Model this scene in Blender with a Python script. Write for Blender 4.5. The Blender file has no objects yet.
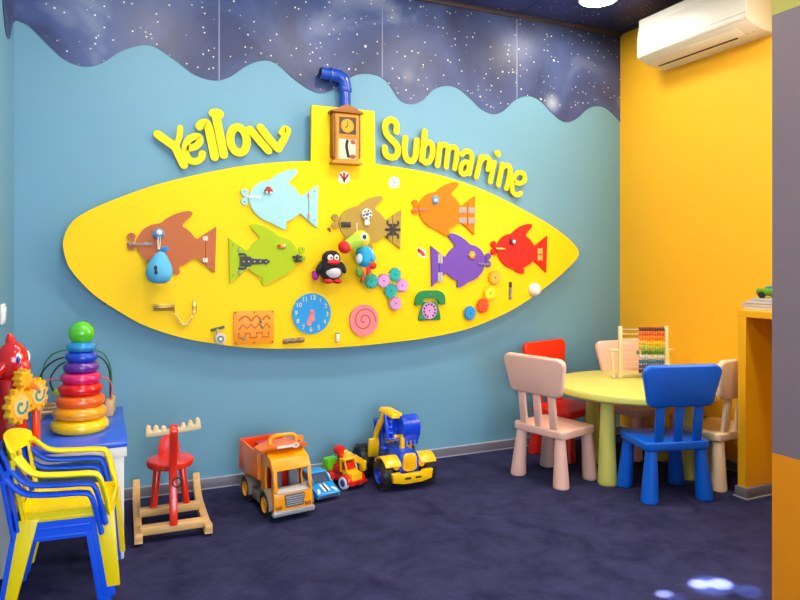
import bpy, bmesh, math, random
from math import sin, cos, pi, radians
from mathutils import Vector, Matrix, Euler
random.seed(7)
C = bpy.context.scene.collection
# ------------------------------------------------------------------ camera survey
FPX, HZ, HC, YAW = 665.0, 263.0, 1.15, radians(24.1)
FX, FY = sin(YAW), cos(YAW)
YW, XR, XL, ZC = 3.499, 3.195, -0.37, 2.706      # back wall, right wall, left wall, ceiling

def ray(px, py):
    l = (px - 400) / FPX
    return Vector((FX + l * FY, FY - l * FX, (HZ - py) / FPX))

def W(px, py, Y=YW):                 # survey point on a plane parallel to the back wall -> (x, z)
    d = ray(px, py); t = Y / d.y
    return (d.x * t, HC + d.z * t)

def WX(px, py, X):                   # survey point on a plane parallel to the right wall -> (y, z)
    d = ray(px, py); t = X / d.x
    return (d.y * t, HC + d.z * t)

# ------------------------------------------------------------------ materials
def lin(c):
    f = lambda v: v / 12.92 if v <= 0.04045 else ((v + 0.055) / 1.055) ** 2.4
    return tuple(f(v / 255.0) for v in c) + (1.0,)

_mats = {}
def mat(name, col, rough=0.45, var=0.06, metal=0.0, coat=0.0, scale=9.0, bump=0.0, emit=0.0, trans=0.0, spec=0.5):
    if name in _mats: return _mats[name]
    m = bpy.data.materials.new(name); m.use_nodes = True
    nt = m.node_tree; b = nt.nodes['Principled BSDF']
    tc = nt.nodes.new('ShaderNodeTexCoord'); nz = nt.nodes.new('ShaderNodeTexNoise')
    nz.inputs['Scale'].default_value = scale; nz.inputs['Detail'].default_value = 4
    nt.links.new(tc.outputs['Object'], nz.inputs['Vector'])
    mx = nt.nodes.new('ShaderNodeMix'); mx.data_type = 'RGBA'
    c = lin(col)
    mx.inputs['A'].default_value = tuple(max(0, v * (1 - var)) for v in c[:3]) + (1,)
    mx.inputs['B'].default_value = tuple(min(1, v * (1 + var)) for v in c[:3]) + (1,)
    nt.links.new(nz.outputs['Fac'], mx.inputs['Factor'])
    nt.links.new(mx.outputs['Result'], b.inputs['Base Color'])
    b.inputs['Roughness'].default_value = rough; b.inputs['Metallic'].default_value = metal
    b.inputs['Coat Weight'].default_value = coat; b.inputs['Coat Roughness'].default_value = 0.1
    b.inputs['Specular IOR Level'].default_value = spec
    b.inputs['Transmission Weight'].default_value = trans
    if emit:
        b.inputs['Emission Color'].default_value = c; b.inputs['Emission Strength'].default_value = emit
    if bump:
        bp = nt.nodes.new('ShaderNodeBump'); bp.inputs['Strength'].default_value = bump; bp.inputs['Distance'].default_value = 0.004
        n2 = nt.nodes.new('ShaderNodeTexNoise'); n2.inputs['Scale'].default_value = scale * 25; n2.inputs['Detail'].default_value = 5
        nt.links.new(tc.outputs['Object'], n2.inputs['Vector'])
        nt.links.new(n2.outputs['Fac'], bp.inputs['Height']); nt.links.new(bp.outputs['Normal'], b.inputs['Normal'])
    _mats[name] = m
    return m

def wood(name, c1, c2, scale=6.0, rough=0.45):
    m = mat(name, c1, rough)
    nt = m.node_tree; mx = [n for n in nt.nodes if n.type == 'MIX'][0]; nz = [n for n in nt.nodes if n.type == 'TEX_NOISE'][0]
    tc = [n for n in nt.nodes if n.type == 'TEX_COORD'][0]
    mp = nt.nodes.new('ShaderNodeMapping'); mp.inputs['Scale'].default_value = (1, 1, 9)
    nt.links.new(tc.outputs['Object'], mp.inputs['Vector']); nt.links.new(mp.outputs['Vector'], nz.inputs['Vector'])
    nz.inputs['Scale'].default_value = scale; nz.inputs['Distortion'].default_value = 1.5
    mx.inputs['A'].default_value = lin(c1); mx.inputs['B'].default_value = lin(c2)
    return m

def starry(name, dark, mid, pale):
    """printed night sky: soft nebula clouds and small stars"""
    m = bpy.data.materials.new(name); m.use_nodes = True
    nt = m.node_tree; b = nt.nodes['Principled BSDF']; N = nt.nodes.new; L = nt.links.new
    tc = N('ShaderNodeTexCoord')
    n1 = N('ShaderNodeTexNoise'); n1.inputs['Scale'].default_value = 1.7; n1.inputs['Detail'].default_value = 5; n1.inputs['Distortion'].default_value = 0.6
    L(tc.outputs['Object'], n1.inputs['Vector'])
    r1 = N('ShaderNodeValToRGB'); e = r1.color_ramp.elements
    e[0].position = 0.38; e[0].color = lin(dark); e[1].position = 0.84; e[1].color = lin(pale)
    k = r1.color_ramp.elements.new(0.57); k.color = lin(mid)
    L(n1.outputs['Fac'], r1.inputs['Fac'])
    last = r1.outputs['Color']
    for sc, cut, sel in ((13.0, 0.078, 0.5), (24.0, 0.12, 0.45), (5.2, 0.045, 0.8), (37.0, 0.16, 0.4)):
        v = N('ShaderNodeTexVoronoi'); v.inputs['Scale'].default_value = sc
        L(tc.outputs['Object'], v.inputs['Vector'])
        lt = N('ShaderNodeMapRange'); lt.inputs['From Min'].default_value = cut; lt.inputs['From Max'].default_value = cut * 0.6
        L(v.outputs['Distance'], lt.inputs['Value'])
        sp = N('ShaderNodeSeparateColor'); L(v.outputs['Color'], sp.inputs['Color'])
        ls = N('ShaderNodeMath'); ls.operation = 'LESS_THAN'; ls.inputs[1].default_value = sel; L(sp.outputs['Red'], ls.inputs[0])
        mu = N('ShaderNodeMath'); mu.operation = 'MULTIPLY'; L(lt.outputs['Result'], mu.inputs[0]); L(ls.outputs[0], mu.inputs[1])
        mx = N('ShaderNodeMix'); mx.data_type = 'RGBA'; mx.inputs['B'].default_value = lin((250, 246, 225))
        L(mu.outputs[0], mx.inputs['Factor']); L(last, mx.inputs['A']); last = mx.outputs['Result']
    # a few hazy glows of the print round the biggest stars
    v = N('ShaderNodeTexVoronoi'); v.inputs['Scale'].default_value = 2.1
    L(tc.outputs['Object'], v.inputs['Vector'])
    lt = N('ShaderNodeMapRange'); lt.inputs['From Min'].default_value = 0.2; lt.inputs['From Max'].default_value = -0.06; lt.inputs['To Max'].default_value = 0.55
    lt.interpolation_type = 'SMOOTHERSTEP'
    L(v.outputs['Distance'], lt.inputs['Value'])
    mx = N('ShaderNodeMix'); mx.data_type = 'RGBA'; mx.inputs['B'].default_value = lin(tuple(min(255, int(q * 1.25)) for q in pale))
    L(lt.outputs['Result'], mx.inputs['Factor']); L(last, mx.inputs['A']); last = mx.outputs['Result']
    L(last, b.inputs['Base Color']); b.inputs['Roughness'].default_value = 0.42
    return m

# ------------------------------------------------------------------ mesh builder
def spline(pts, n=8, closed=False):
    """Catmull-Rom through pts"""
    P = [Vector(p) for p in pts]; out = []
    m = len(P); last = m if closed else m - 1
    for i in range(last):
        g = lambda k: P[k % m] if closed else P[max(0, min(m - 1, k))]
        p0, p1, p2, p3 = g(i - 1), g(i), g(i + 1), g(i + 2)
        for j in range(n):
            t = j / n
            out.append(0.5 * ((2 * p1) + (-p0 + p2) * t + (2 * p0 - 5 * p1 + 4 * p2 - p3) * t * t + (-p0 + 3 * p1 - 3 * p2 + p3) * t ** 3))
    if not closed: out.append(P[-1])
    return out

def rrect(w, h, r, n=5, cx=0, cz=0, top=None):
    """rounded rectangle outline; top = width at the upper edge if it tapers"""
    tw = top or w; out = []
    for sx, sz, a0 in ((1, 1, 0), (-1, 1, 90), (-1, -1, 180), (1, -1, 270)):
        ww = tw if sz > 0 else w
        for k in range(n + 1):
            a = radians(a0 + 90 * k / n)
            out.append((cx + sx * (ww / 2 - r) + r * cos(a), cz + sz * (h / 2 - r) + r * sin(a)))
    return out

def ell(rx, rz, n=40, cx=0, cz=0, a0=0):
    return [(cx + rx * cos(2 * pi * k / n + a0), cz + rz * sin(2 * pi * k / n + a0)) for k in range(n)]

def gear_poly(r, teeth=18, depth=0.14, cx=0, cz=0):
    out = []
    for k in range(teeth):
        for da, rr in ((0.0, 1 - depth), (0.22, 1.0), (0.5, 1.0), (0.72, 1 - depth)):
            a = 2 * pi * (k + da) / teeth
            out.append((cx + r * rr * cos(a), cz + r * rr * sin(a)))
    return out

def rotz(a): return Matrix.Rotation(a, 4, 'Z')
def TR(c, rot=None, s=None):
    M = Matrix.Translation(Vector(c))
    if rot is not None: M = M @ (rot if isinstance(rot, Matrix) else Euler(rot).to_matrix().to_4x4())
    if s is not None: M = M @ Matrix.Diagonal(Vector((s[0], s[1], s[2], 1)))
    return M

class MB:
    def __init__(self): self.bm = bmesh.new()
    def _bev(self, vs, bev, seg, ang=0.6):
        es = set(e for v in vs for e in v.link_edges)
        es = [e for e in es if len(e.link_faces) == 2 and e.calc_face_angle(0) > ang]
        if es: bmesh.ops.bevel(self.bm, geom=es, offset=bev, segments=seg, profile=0.5, affect='EDGES', clamp_overlap=True)
    def box(self, c, s, rot=None, bev=0.0, seg=2, taper=None):
        r = bmesh.ops.create_cube(self.bm, size=1.0); vs = r['verts']
        if taper:
            for v in vs:
                if v.co.z > 0: v.co.x *= taper[0]; v.co.y *= taper[1]
        bmesh.ops.transform(self.bm, matrix=TR(c, rot, s), verts=vs)
        if bev: self._bev(vs, bev, seg)
        return self
    def cyl(self, p0, p1, r0, r1=None, n=24, bev=0.0):
        r1 = r0 if r1 is None else r1
        p0, p1 = Vector(p0), Vector(p1); d = p1 - p0
        q = Vector((0, 0, 1)).rotation_difference(d.normalized()).to_matrix().to_4x4()
        r = bmesh.ops.create_cone(self.bm, cap_ends=True, segments=n, radius1=r0, radius2=max(r1, 1e-5), depth=d.length)
        bmesh.ops.transform(self.bm, matrix=Matrix.Translation((p0 + p1) / 2) @ q, verts=r['verts'])
        if bev: self._bev(r['verts'], bev, 2, 0.8)
        return self
    def sph(self, c, r, rot=None, n=24):
        if not hasattr(r, '__len__'): r = (r, r, r)
        q = bmesh.ops.create_uvsphere(self.bm, u_segments=n, v_segments=max(8, n * 2 // 3), radius=1.0)
        bmesh.ops.transform(self.bm, matrix=TR(c, rot, r), verts=q['verts'])
        return self
    def lathe(self, prof, c=(0, 0, 0), rot=None, n=32, s=None):
        M = TR(c, rot, s); rings = []
        for r, z in prof:
            rings.append([self.bm.verts.new(M @ Vector((r * cos(2 * pi * k / n), r * sin(2 * pi * k / n), z))) for k in range(n)] if r > 1e-6 else [self.bm.verts.new(M @ Vector((0, 0, z)))])
        for a, b in zip(rings, rings[1:]):
            for k in range(n):
                k2 = (k + 1) % n
                f = [a[k % len(a)]] + ([a[k2]] if len(a) > 1 else []) + ([b[k2]] if len(b) > 1 else []) + [b[k % len(b)]]
                if len(f) > 2: self.bm.faces.new(f)
        for ring, fl in ((rings[0], True), (rings[-1], False)):
            if len(ring) > 1: self.bm.faces.new(ring[::-1] if fl else ring)
        return self
    def tor(self, c, R, r, rot=None, n=36, m=14, s=None):
        M = TR(c, rot, s); g = []
        for i in range(n):
            a = 2 * pi * i / n
            g.append([self.bm.verts.new(M @ Vector(((R + r * cos(2 * pi * j / m)) * cos(a), (R + r * cos(2 * pi * j / m)) * sin(a), r * sin(2 * pi * j / m)))) for j in range(m)])
        for i in range(n):
            for j in range(m):
                self.bm.faces.new((g[i][j], g[(i + 1) % n][j], g[(i + 1) % n][(j + 1) % m], g[i][(j + 1) % m]))
        return self
    def tube(self, pts, r, n=10, closed=False, flat=None):
        P = [Vector(p) for p in pts]; rings = []; m = len(P)
        up = Vector((0.01, 0.02, 1))
        for i, p in enumerate(P):
            t = (P[(i + 1) % m] - P[i - 1]) if closed else (P[min(i + 1, m - 1)] - P[max(i - 1, 0)])
            t.normalize()
            if abs(t.dot(up.normalized())) > 0.97: u = t.cross(Vector((1, 0.1, 0)))
            else: u = t.cross(up)
            if rings and u.normalized().dot(lastu) < 0: u = -u
            u.normalize(); lastu = u; w = u.cross(t)
            rr = r[i] if hasattr(r, '__len__') else r
            fu, fw = flat or (1, 1)
            rings.append([self.bm.verts.new(p + rr * (fu * cos(2 * pi * k / n) * u + fw * sin(2 * pi * k / n) * w)) for k in range(n)])
        for i in range(m if closed else m - 1):
            a, b = rings[i], rings[(i + 1) % m]
            for k in range(n): self.bm.faces.new((a[k], a[(k + 1) % n], b[(k + 1) % n], b[k]))
        if not closed: self.bm.faces.new(rings[0][::-1]); self.bm.faces.new(rings[-1])
        return self
    def prism(self, poly, y0, y1, M=None, bev=0.0, seg=2):
        """outline in the X-Z plane, extruded from y0 to y1"""
        a = [self.bm.verts.new((p[0], y0, p[1])) for p in poly]; b = [self.bm.verts.new((p[0], y1, p[1])) for p in poly]
        n = len(poly); f0 = self.bm.faces.new(a); f1 = self.bm.faces.new(b[::-1])
        for k in range(n): self.bm.faces.new((a[k], b[k], b[(k + 1) % n], a[(k + 1) % n]))
        vs = a + b
        if M is not None: bmesh.ops.transform(self.bm, matrix=M, verts=vs)
        if bev:
            es = list(f0.edges) + list(f1.edges)
            bmesh.ops.bevel(self.bm, geom=es, offset=bev, segments=seg, profile=0.5, affect='EDGES', clamp_overlap=True)
        return self
    def ring(self, outer, inner, y0, y1, M=None):
        """two outlines with the same number of points: a frame with a hole"""
        g = [[self.bm.verts.new((p[0], y, p[1])) for p in poly] for poly in (outer, inner) for y in (y0, y1)]
        n = len(outer)
        for k in range(n):
            j = (k + 1) % n
            self.bm.faces.new((g[0][k], g[0][j], g[2][j], g[2][k])); self.bm.faces.new((g[1][k], g[3][k], g[3][j], g[1][j]))
            self.bm.faces.new((g[0][k], g[1][k], g[1][j], g[0][j])); self.bm.faces.new((g[2][k], g[2][j], g[3][j], g[3][k]))
        if M is not None: bmesh.ops.transform(self.bm, matrix=M, verts=[v for q in g for v in q])
        return self
    def stroke(self, pts, w, y0, y1, closed=False, n=8, smooth=True):
        """flat band of width w along a line in the X-Z plane, round ends"""
        P = [Vector((p[0], p[1])) for p in pts]
        if smooth: P = spline(P, n, closed)
        m = len(P); rows = []
        for i, p in enumerate(P):
            t = (P[(i + 1) % m] - P[i - 1]) if closed else (P[min(i + 1, m - 1)] - P[max(i - 1, 0)])
            t.normalize(); nn = Vector((-t.y, t.x)) * (w / 2)
            rows.append((p + nn, p - nn, t))
        V = lambda q, y: self.bm.verts.new((q.x, y, q.y))
        g = [(V(a, y0), V(b, y0), V(a, y1), V(b, y1)) for a, b, t in rows]
        F = self.bm.faces.new
        for i in range(m if closed else m - 1):
            a, b = g[i], g[(i + 1) % m]
            F((a[0], a[1], b[1], b[0])); F((a[2], b[2], b[3], a[3])); F((a[0], b[0], b[2], a[2])); F((a[1], a[3], b[3], b[1]))
        if not closed:
            for i, sg in ((0, -1), (m - 1, 1)):
                p = P[i]; t = rows[i][2] * sg; nn = Vector((-t.y, t.x))
                arc = [p + (w / 2) * (nn * cos(a) + t * sin(a)) for a in [pi * k / 10 for k in range(11)]]
                e0 = g[i] if sg > 0 else (g[i][1], g[i][0], g[i][3], g[i][2])
                A = [e0[0]] + [V(q, y0) for q in arc[1:-1]] + [e0[1]]; B = [e0[2]] + [V(q, y1) for q in arc[1:-1]] + [e0[3]]
                F(A); F(B[::-1])
                for k in range(len(A) - 1): F((A[k], B[k], B[k + 1], A[k + 1]))
        return self
    def text(self, s, size, c, y0, depth, rot=0.0):
        cu = bpy.data.curves.new('glyph', 'FONT'); cu.body = s; cu.size = size; cu.align_x = 'CENTER'; cu.align_y = 'CENTER'
        cu.extrude = depth / 2; cu.resolution_u = 3
        o = bpy.data.objects.new('glyph', cu); C.objects.link(o)
        dg = bpy.context.evaluated_depsgraph_get(); me = o.evaluated_get(dg).to_mesh()
        n0 = len(self.bm.verts); self.bm.from_mesh(me); self.bm.verts.ensure_lookup_table()
        vs = self.bm.verts[n0:]
        M = TR((c[0], y0, c[1])) @ Matrix.Rotation(rot, 4, 'Y') @ Matrix.Rotation(pi / 2, 4, 'X')
        bmesh.ops.transform(self.bm, matrix=M, verts=vs)
        o.evaluated_get(dg).to_mesh_clear(); bpy.data.objects.remove(o); bpy.data.curves.remove(cu)
        return self
    def build(self, name, m, parent=None, loc=None, ang=38, smooth=True, rz=0.0):
        bmesh.ops.recalc_face_normals(self.bm, faces=self.bm.faces)
        me = bpy.data.meshes.new(name); self.bm.to_mesh(me); self.bm.free()
        for mm in (m if isinstance(m, (list, tuple)) else [m]): me.materials.append(mm)
        if smooth:
            for p in me.polygons: p.use_smooth = True
            me.set_sharp_from_angle(angle=radians(ang))
        o = bpy.data.objects.new(name, me); C.objects.link(o)
        if parent is not None: o.parent = parent
        if loc is not None: o.location = loc
        o.rotation_euler.z = rz
        return o

def tag(o, label, cat, group=None):
    o['label'] = label; o['category'] = cat
    if group: o['group'] = group
    return o

def thing(name, label, cat, loc=(0, 0, 0), rz=0.0, group=None):
    o = bpy.data.objects.new(name, None); C.objects.link(o)
    o.location = loc; o.rotation_euler = (0, 0, rz); o.empty_display_size = 0.05
    return tag(o, label, cat, group)

def struct(name, mb, m, **k):
    o = mb.build(name, m, **k); o['kind'] = 'structure'; return o

def dup(root, loc, rz, label, group=None):
    """a copy of a thing with copies of its parts and sub-parts"""
    r = root.copy(); C.objects.link(r); r.location = loc; r.rotation_euler = (0, 0, rz); r['label'] = label
    if group: r['group'] = group
    for ch in list(root.children):
        c = ch.copy(); C.objects.link(c); c.parent = r
        for g in list(ch.children):
            d = g.copy(); C.objects.link(d); d.parent = c
    return r

def recolour(root, table):
    """give a copied thing its own paint: table maps part stem -> material"""
    for ch in root.children:
        k = ch.name.split('.')[0]
        if k in table:
            ch.data = ch.data.copy(); ch.data.materials.clear(); ch.data.materials.append(table[k])
# ------------------------------------------------------------------ the room
M_BLUE = mat('blue wall paint', (106, 157, 181), 0.55, 0.03, scale=2.0)
M_YELLOWWALL = mat('warm yellow wall paint', (255, 188, 24), 0.6, 0.02, scale=2.0)
M_SKY = starry('printed night sky', (38, 50, 92), (72, 88, 138), (180, 190, 216))
M_CEIL = starry('printed ceiling sky', (28, 42, 100), (46, 64, 134), (90, 104, 166))
M_BASE = mat('grey skirting vinyl', (120, 116, 126), 0.35, 0.05)
M_BASELINE = mat('skirting edge highlight', (176, 176, 186), 0.35, 0.05)  # pale strips paint the highlight along the skirting edges
M_SEAM = mat('pale panel joint', (140, 146, 180), 0.5)

fl = bpy.data.materials.new('navy carpet'); fl.use_nodes = True
nt = fl.node_tree; b = nt.nodes['Principled BSDF']; tc = nt.nodes.new('ShaderNodeTexCoord')
n1 = nt.nodes.new('ShaderNodeTexNoise'); n1.inputs['Scale'].default_value = 6.0; n1.inputs['Detail'].default_value = 12; n1.inputs['Roughness'].default_value = 0.72; n1.inputs['Distortion'].default_value = 0.4
r1 = nt.nodes.new('ShaderNodeValToRGB'); e = r1.color_ramp.elements
e[0].position = 0.3; e[0].color = lin((32, 33, 64)); e[1].position = 0.74; e[1].color = lin((64, 64, 100))
n2 = nt.nodes.new('ShaderNodeTexNoise'); n2.inputs['Scale'].default_value = 260.0; n2.inputs['Detail'].default_value = 3
mx = nt.nodes.new('ShaderNodeMix'); mx.data_type = 'RGBA'; mx.blend_type = 'OVERLAY'; mx.inputs['Factor'].default_value = 0.5
bp = nt.nodes.new('ShaderNodeBump'); bp.inputs['Strength'].default_value = 0.5; bp.inputs['Distance'].default_value = 0.004
L = nt.links.new
for n in (n1, n2): L(tc.outputs['Object'], n.inputs['Vector'])
L(n1.outputs['Fac'], r1.inputs['Fac']); L(r1.outputs['Color'], mx.inputs['A']); L(n2.outputs['Fac'], mx.inputs['B'])
L(mx.outputs['Result'], b.inputs['Base Color']); L(n2.outputs['Fac'], bp.inputs['Height']); L(bp.outputs['Normal'], b.inputs['Normal'])
b.inputs['Roughness'].default_value = 0.9; b.inputs['Specular IOR Level'].default_value = 0.08

YF = -2.2                                           # the modelled part of the room ends behind the camera
struct('floor', MB().box(((XL + XR) / 2, (YW + YF) / 2, -0.05), (XR - XL + 0.4, YW - YF + 0.4, 0.1)), fl, smooth=False)
struct('ceiling', MB().box(((XL + XR) / 2, (YW + YF) / 2, ZC + 0.05), (XR - XL + 0.4, YW - YF + 0.4, 0.1)), M_CEIL, smooth=False)
struct('wall_back', MB().box(((XL + XR) / 2, YW + 0.06, ZC / 2), (XR - XL + 0.24, 0.12, ZC)), M_BLUE, smooth=False)
struct('wall_left', MB().box((XL - 0.06, (YW + YF) / 2, ZC / 2), (0.12, YW - YF, ZC)), M_BLUE, smooth=False)
struct('wall_right', MB().box((XR + 0.06, (YW + YF) / 2, ZC / 2), (0.12, YW - YF, ZC)), M_YELLOWWALL, smooth=False)

# entrance pillar painted in three bands
XP = 1.9; YP = 1.415
zo = WX(772, 452.5, XP)[1]; zg = WX(772, 15.5, XP)[1]
M_ORANGE = mat('orange wall paint', (255, 150, 0), 0.5, 0.02); M_GREY = mat('mauve grey wall paint', (136, 116, 122), 0.5, 0.02); M_OLIVE = mat('olive wall paint', (196, 184, 76), 0.5, 0.02)
pm = MB()
for z0, z1 in ((0, zo), (zo, zg), (zg, ZC)): pm.box(((XP + XR) / 2 + 0.02, (YP + YF) / 2, (z0 + z1) / 2), (XR - XP + 0.04, YP - YF, z1 - z0))
pl = struct('wall_entrance', pm, [M_ORANGE, M_GREY, M_OLIVE], smooth=False)
for p in pl.data.polygons:
    z = p.center.z; zs = [pl.data.vertices[i].co.z for i in p.vertices]; z = (min(zs) + max(zs)) / 2
    p.material_index = 0 if z < zo - 0.01 else (1 if z < zg - 0.01 else 2)

def skirting(name, p0, p1, h=0.05, th=0.012):
    p0, p1 = Vector(p0), Vector(p1); d = (p1 - p0); a = math.atan2(d.y, d.x); c = (p0 + p1) / 2
    o = struct(name, MB().box((c.x, c.y, h / 2), (d.length, th, h), (0, 0, a), 0.002), M_BASE)
    e = MB().box((c.x, c.y, h + 0.002), (d.length, th + 0.003, 0.005), (0, 0, a)).build('top_highlight', M_BASELINE, o, smooth=False)
    e2 = MB().box((c.x, c.y, 0.0025), (d.length, th + 0.006, 0.005), (0, 0, a)).build('bottom_highlight', M_BASELINE, o, smooth=False)
    return o
skirting('baseboard_back', (XL, YW - 0.006, 0), (XR, YW - 0.006, 0))
skirting('baseboard_left', (XL + 0.006, YF, 0), (XL + 0.006, YW - 0.012, 0))
skirting('baseboard_right', (XR - 0.006, YP + 0.01, 0), (XR - 0.006, YW - 0.012, 0))

# starry upper wall: thin printed panels with a wavy lower edge, joints between them
wave = [(14.2, 20), (22, 22.5), (30, 27), (50, 47), (65, 60), (83, 66.5), (100, 64), (120, 52), (140, 45.5), (155, 47), (175, 60), (195, 75), (215, 80.5), (230, 77), (245, 67), (260, 61), (275, 63), (295, 80), (312, 91), (325, 93), (340, 85), (355, 75.5), (370, 74), (385, 80), (400, 100), (412, 104), (424, 99), (433, 90), (445, 86), (457, 88), (469, 97.5), (481, 109), (493, 114), (503, 111), (515, 100), (527, 96), (539, 100), (550, 111), (560, 120), (568, 122), (577, 118), (587, 109), (596, 106), (607, 109), (620, 122)]
wv = [tuple(p) for p in spline([W(*p) for p in wave], 5)]
seams = [XL] + [W(x, 60)[0] for x in (219, 382, 516.5)] + [XR]
for a, bb in zip(seams, seams[1:]):
    pts = [p for p in wv if a < p[0] < bb]
    za = min(wv, key=lambda p: abs(p[0] - a))[1]; zb = min(wv, key=lambda p: abs(p[0] - bb))[1]
    poly = [(a, ZC), (a, za)] + pts + [(bb, zb), (bb, ZC)]
    o = struct('wall_back_sky', MB().prism(poly, YW - 0.004, YW), M_SKY, smooth=False)
for s, zz in zip(seams[1:-1], (80, 80, 100)):
    zb = min(wv, key=lambda p: abs(p[0] - s))[1]
    struct('trim_joint', MB().box((s, YW - 0.004, (ZC + zb) / 2), (0.006, 0.003, ZC - zb)), M_SEAM, smooth=False)
# its continuation on the left wall
lw = [(13.4, 21), (12, 24), (10.2, 33), (8, 39), (5.5, 33), (3.5, 18), (1.6, -4)]
pts = [tuple(p) for p in spline([WX(x, y, XL) for x, y in lw], 5)]
poly = [(YW, ZC), (YW, pts[0][1])] + pts + [(pts[-1][0], ZC)]
struct('wall_left_sky', MB().prism(poly, 0, 0.004, M=Matrix.Translation((XL + 0.004, 0, 0)) @ rotz(pi / 2)), M_SKY, smooth=False)
# dark timber strip where the wall meets the ceiling, ceiling joint
struct('trim_1', MB().box(((XL + XR) / 2, YW - 0.012, ZC - 0.014), (XR - XL, 0.024, 0.028), None, 0.003), mat('dull brown trim', (64, 54, 62), 0.5))
struct('trim_2', MB().box((XR - 0.01, (YW + YP) / 2, ZC - 0.01), (0.02, YW - YP, 0.02), None, 0.003), mat('dull brown trim', (64, 54, 62), 0.5))
struct('trim_ceiling', MB().box((seams[3], (YW + YF) / 2, ZC - 0.001), (0.004, YW - YF, 0.003)), mat('ceiling joint', (60, 62, 92), 0.5), smooth=False)

# ceiling downlight that shows at the top edge
d = ray(598.5, 0.5); t = (ZC - 0.03 - HC) / d.z; LX, LY = d.x * t, d.y * t
o = thing('ceiling_light', 'round white downlight glowing in the starry ceiling near the yellow wall', 'ceiling light', (LX, LY, ZC))
MB().lathe([(0.106, -0.026), (0.114, -0.026), (0.118, -0.02), (0.118, 0.0), (0.0, 0.0)]).build('rim', mat('white enamel', (240, 240, 238), 0.3), o)
MB().lathe([(0.0, -0.036), (0.06, -0.035), (0.1, -0.031), (0.106, -0.022), (0.0, -0.022)]).build('diffuser', mat('lit diffuser', (255, 250, 240), 0.4, emit=14.0), o)

M_WHITE = mat('white plastic', (240, 238, 232), 0.35)
y0, z0 = WX(1.5, 314, XL)
o = thing('light_switch', 'small white light switch on the left wall', 'switch', (XL, y0, z0))
MB().box((0.005, 0, 0), (0.01, 0.08, 0.08), None, 0.003).build('plate', M_WHITE, o)
MB().box((0.012, 0, 0), (0.006, 0.045, 0.055), (0, 0.06, 0), 0.002).build('rocker', M_WHITE, o)

# ------------------------------------------------------------------ air conditioner
M_AC = mat('ivory air conditioner plastic', (232, 228, 216), 0.35, 0.02)
ya, yb = 2.36, 3.11
o = thing('air_conditioner', 'white split air conditioner high on the yellow wall', 'air conditioner', (XR, (ya + yb) / 2, 2.345))
hl = (yb - ya) / 2
def prof(pts, y0=-hl, y1=hl, bev=0.002): return MB().prism(pts, y0, y1, bev=bev, seg=2)
prof([(0, 0), (-0.10, 0.010), (-0.19, 0.036), (-0.207, 0.046), (-0.207, 0.283), (0, 0.285)]).build('body', M_AC, o, ang=22)
prof([(-0.206, 0.05), (-0.218, 0.052), (-0.223, 0.06), (-0.223, 0.078), (-0.206, 0.078)], -hl + 0.001, hl - 0.001).build('lower_lip', M_AC, o, ang=22)
prof([(-0.206, 0.081), (-0.2225, 0.081), (-0.221, 0.13), (-0.216, 0.19), (-0.206, 0.245), (-0.194, 0.272), (-0.176, 0.286), (-0.15, 0.29), (-0.15, 0.27), (-0.19, 0.25)], -hl + 0.001, hl - 0.001, 0.001).build('front_panel', M_AC, o, ang=30)
lv = MB().box((-0.143, 0.03, 0.0205), (0.075, 2 * hl - 0.13, 0.006), (0, 0.28, 0), 0.002).build('louver', M_AC, o)
MB().box((-0.094, 0.05, 0.0075), (0.009, 2 * hl - 0.2, 0.006), (0, 0.13, 0)).build('air_slot', mat('dark slot', (70, 58, 40), 0.6), o, smooth=False)
ds = MB()
for k in range(4): ds.box((-0.10 - 0.02 * (k % 2), -hl + 0.05 + 0.035 * (k // 2), 0.0115 + 0.007 * (k % 2)), (0.006, 0.022, 0.004), (0, 0.13, 0))
ds.build('indicator_marks', mat('grey print', (190, 180, 160), 0.5), o, smooth=False)

# ------------------------------------------------------------------ counter by the pillar
M_DESK = mat('yellow laminate', (255, 186, 10), 0.4, 0.02)
px0 = 2.866; py0 = 2.275
o = thing('counter', 'narrow yellow counter with an end panel between the yellow wall and the grey pillar', 'counter', (px0, py0, 0))
MB().box(((XR - px0) / 2, 0.022, 0.4425), (XR - px0, 0.044, 0.885), None, 0.001, 1).build('end_panel', M_DESK, o)
MB().box(((XR - px0) / 2, (YP - py0 + 0.05) / 2, 0.902), (XR - px0, py0 - YP + 0.05, 0.034), None, 0.002, 1).build('worktop', M_DESK, o)
sk = MB().box(((XR - px0) / 2 - 0.006, 0.018, 0.026), (XR - px0 + 0.012, 0.068, 0.052), None, 0.003).build('skirting', M_BASE, o)
MB().box(((XR - px0) / 2 - 0.006, 0.018, 0.0025), (XR - px0 + 0.022, 0.078, 0.005), None).build('floor_highlight', M_BASELINE, sk)  # same painted highlight along the foot of the counter

ztop = 0.919
for k, (dx, dy, th, ln, wd, rot, col, lab) in enumerate((
    (0.155, -0.10, 0.016, 0.29, 0.21, 0.02, (176, 166, 148), 'cream magazine lying flat on the yellow counter under the other magazines'),
    (0.158, -0.09, 0.015, 0.30, 0.22, -0.04, (120, 112, 122), 'dark grey edged magazine second from the bottom of the counter stack'),
    (0.155, -0.10, 0.014, 0.28, 0.20, 0.05, (160, 152, 170), 'pale lilac magazine third from the bottom of the counter stack'),
    (0.175, -0.105, 0.014, 0.26, 0.19, -0.02, (170, 190, 160), 'pale green magazine on top of the counter stack, under the glossy green toy'))):
    g = thing('magazine', lab, 'magazine', (px0 + dx, py0 + dy, ztop), rot, 'magazines stacked on the counter')
    MB().box((0, 0, th / 2), (wd + 0.004, ln + 0.004, th), None, 0.001, 1).build('cover', mat('magazine cover %d' % k, col, 0.3), g)
    MB().box((-0.003, 0, th / 2), (wd + 0.001, ln + 0.007, th - 0.003), None, 0.0005, 1).build('pages', mat('paper', (206, 200, 192), 0.6), g)
    ztop += th
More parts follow.
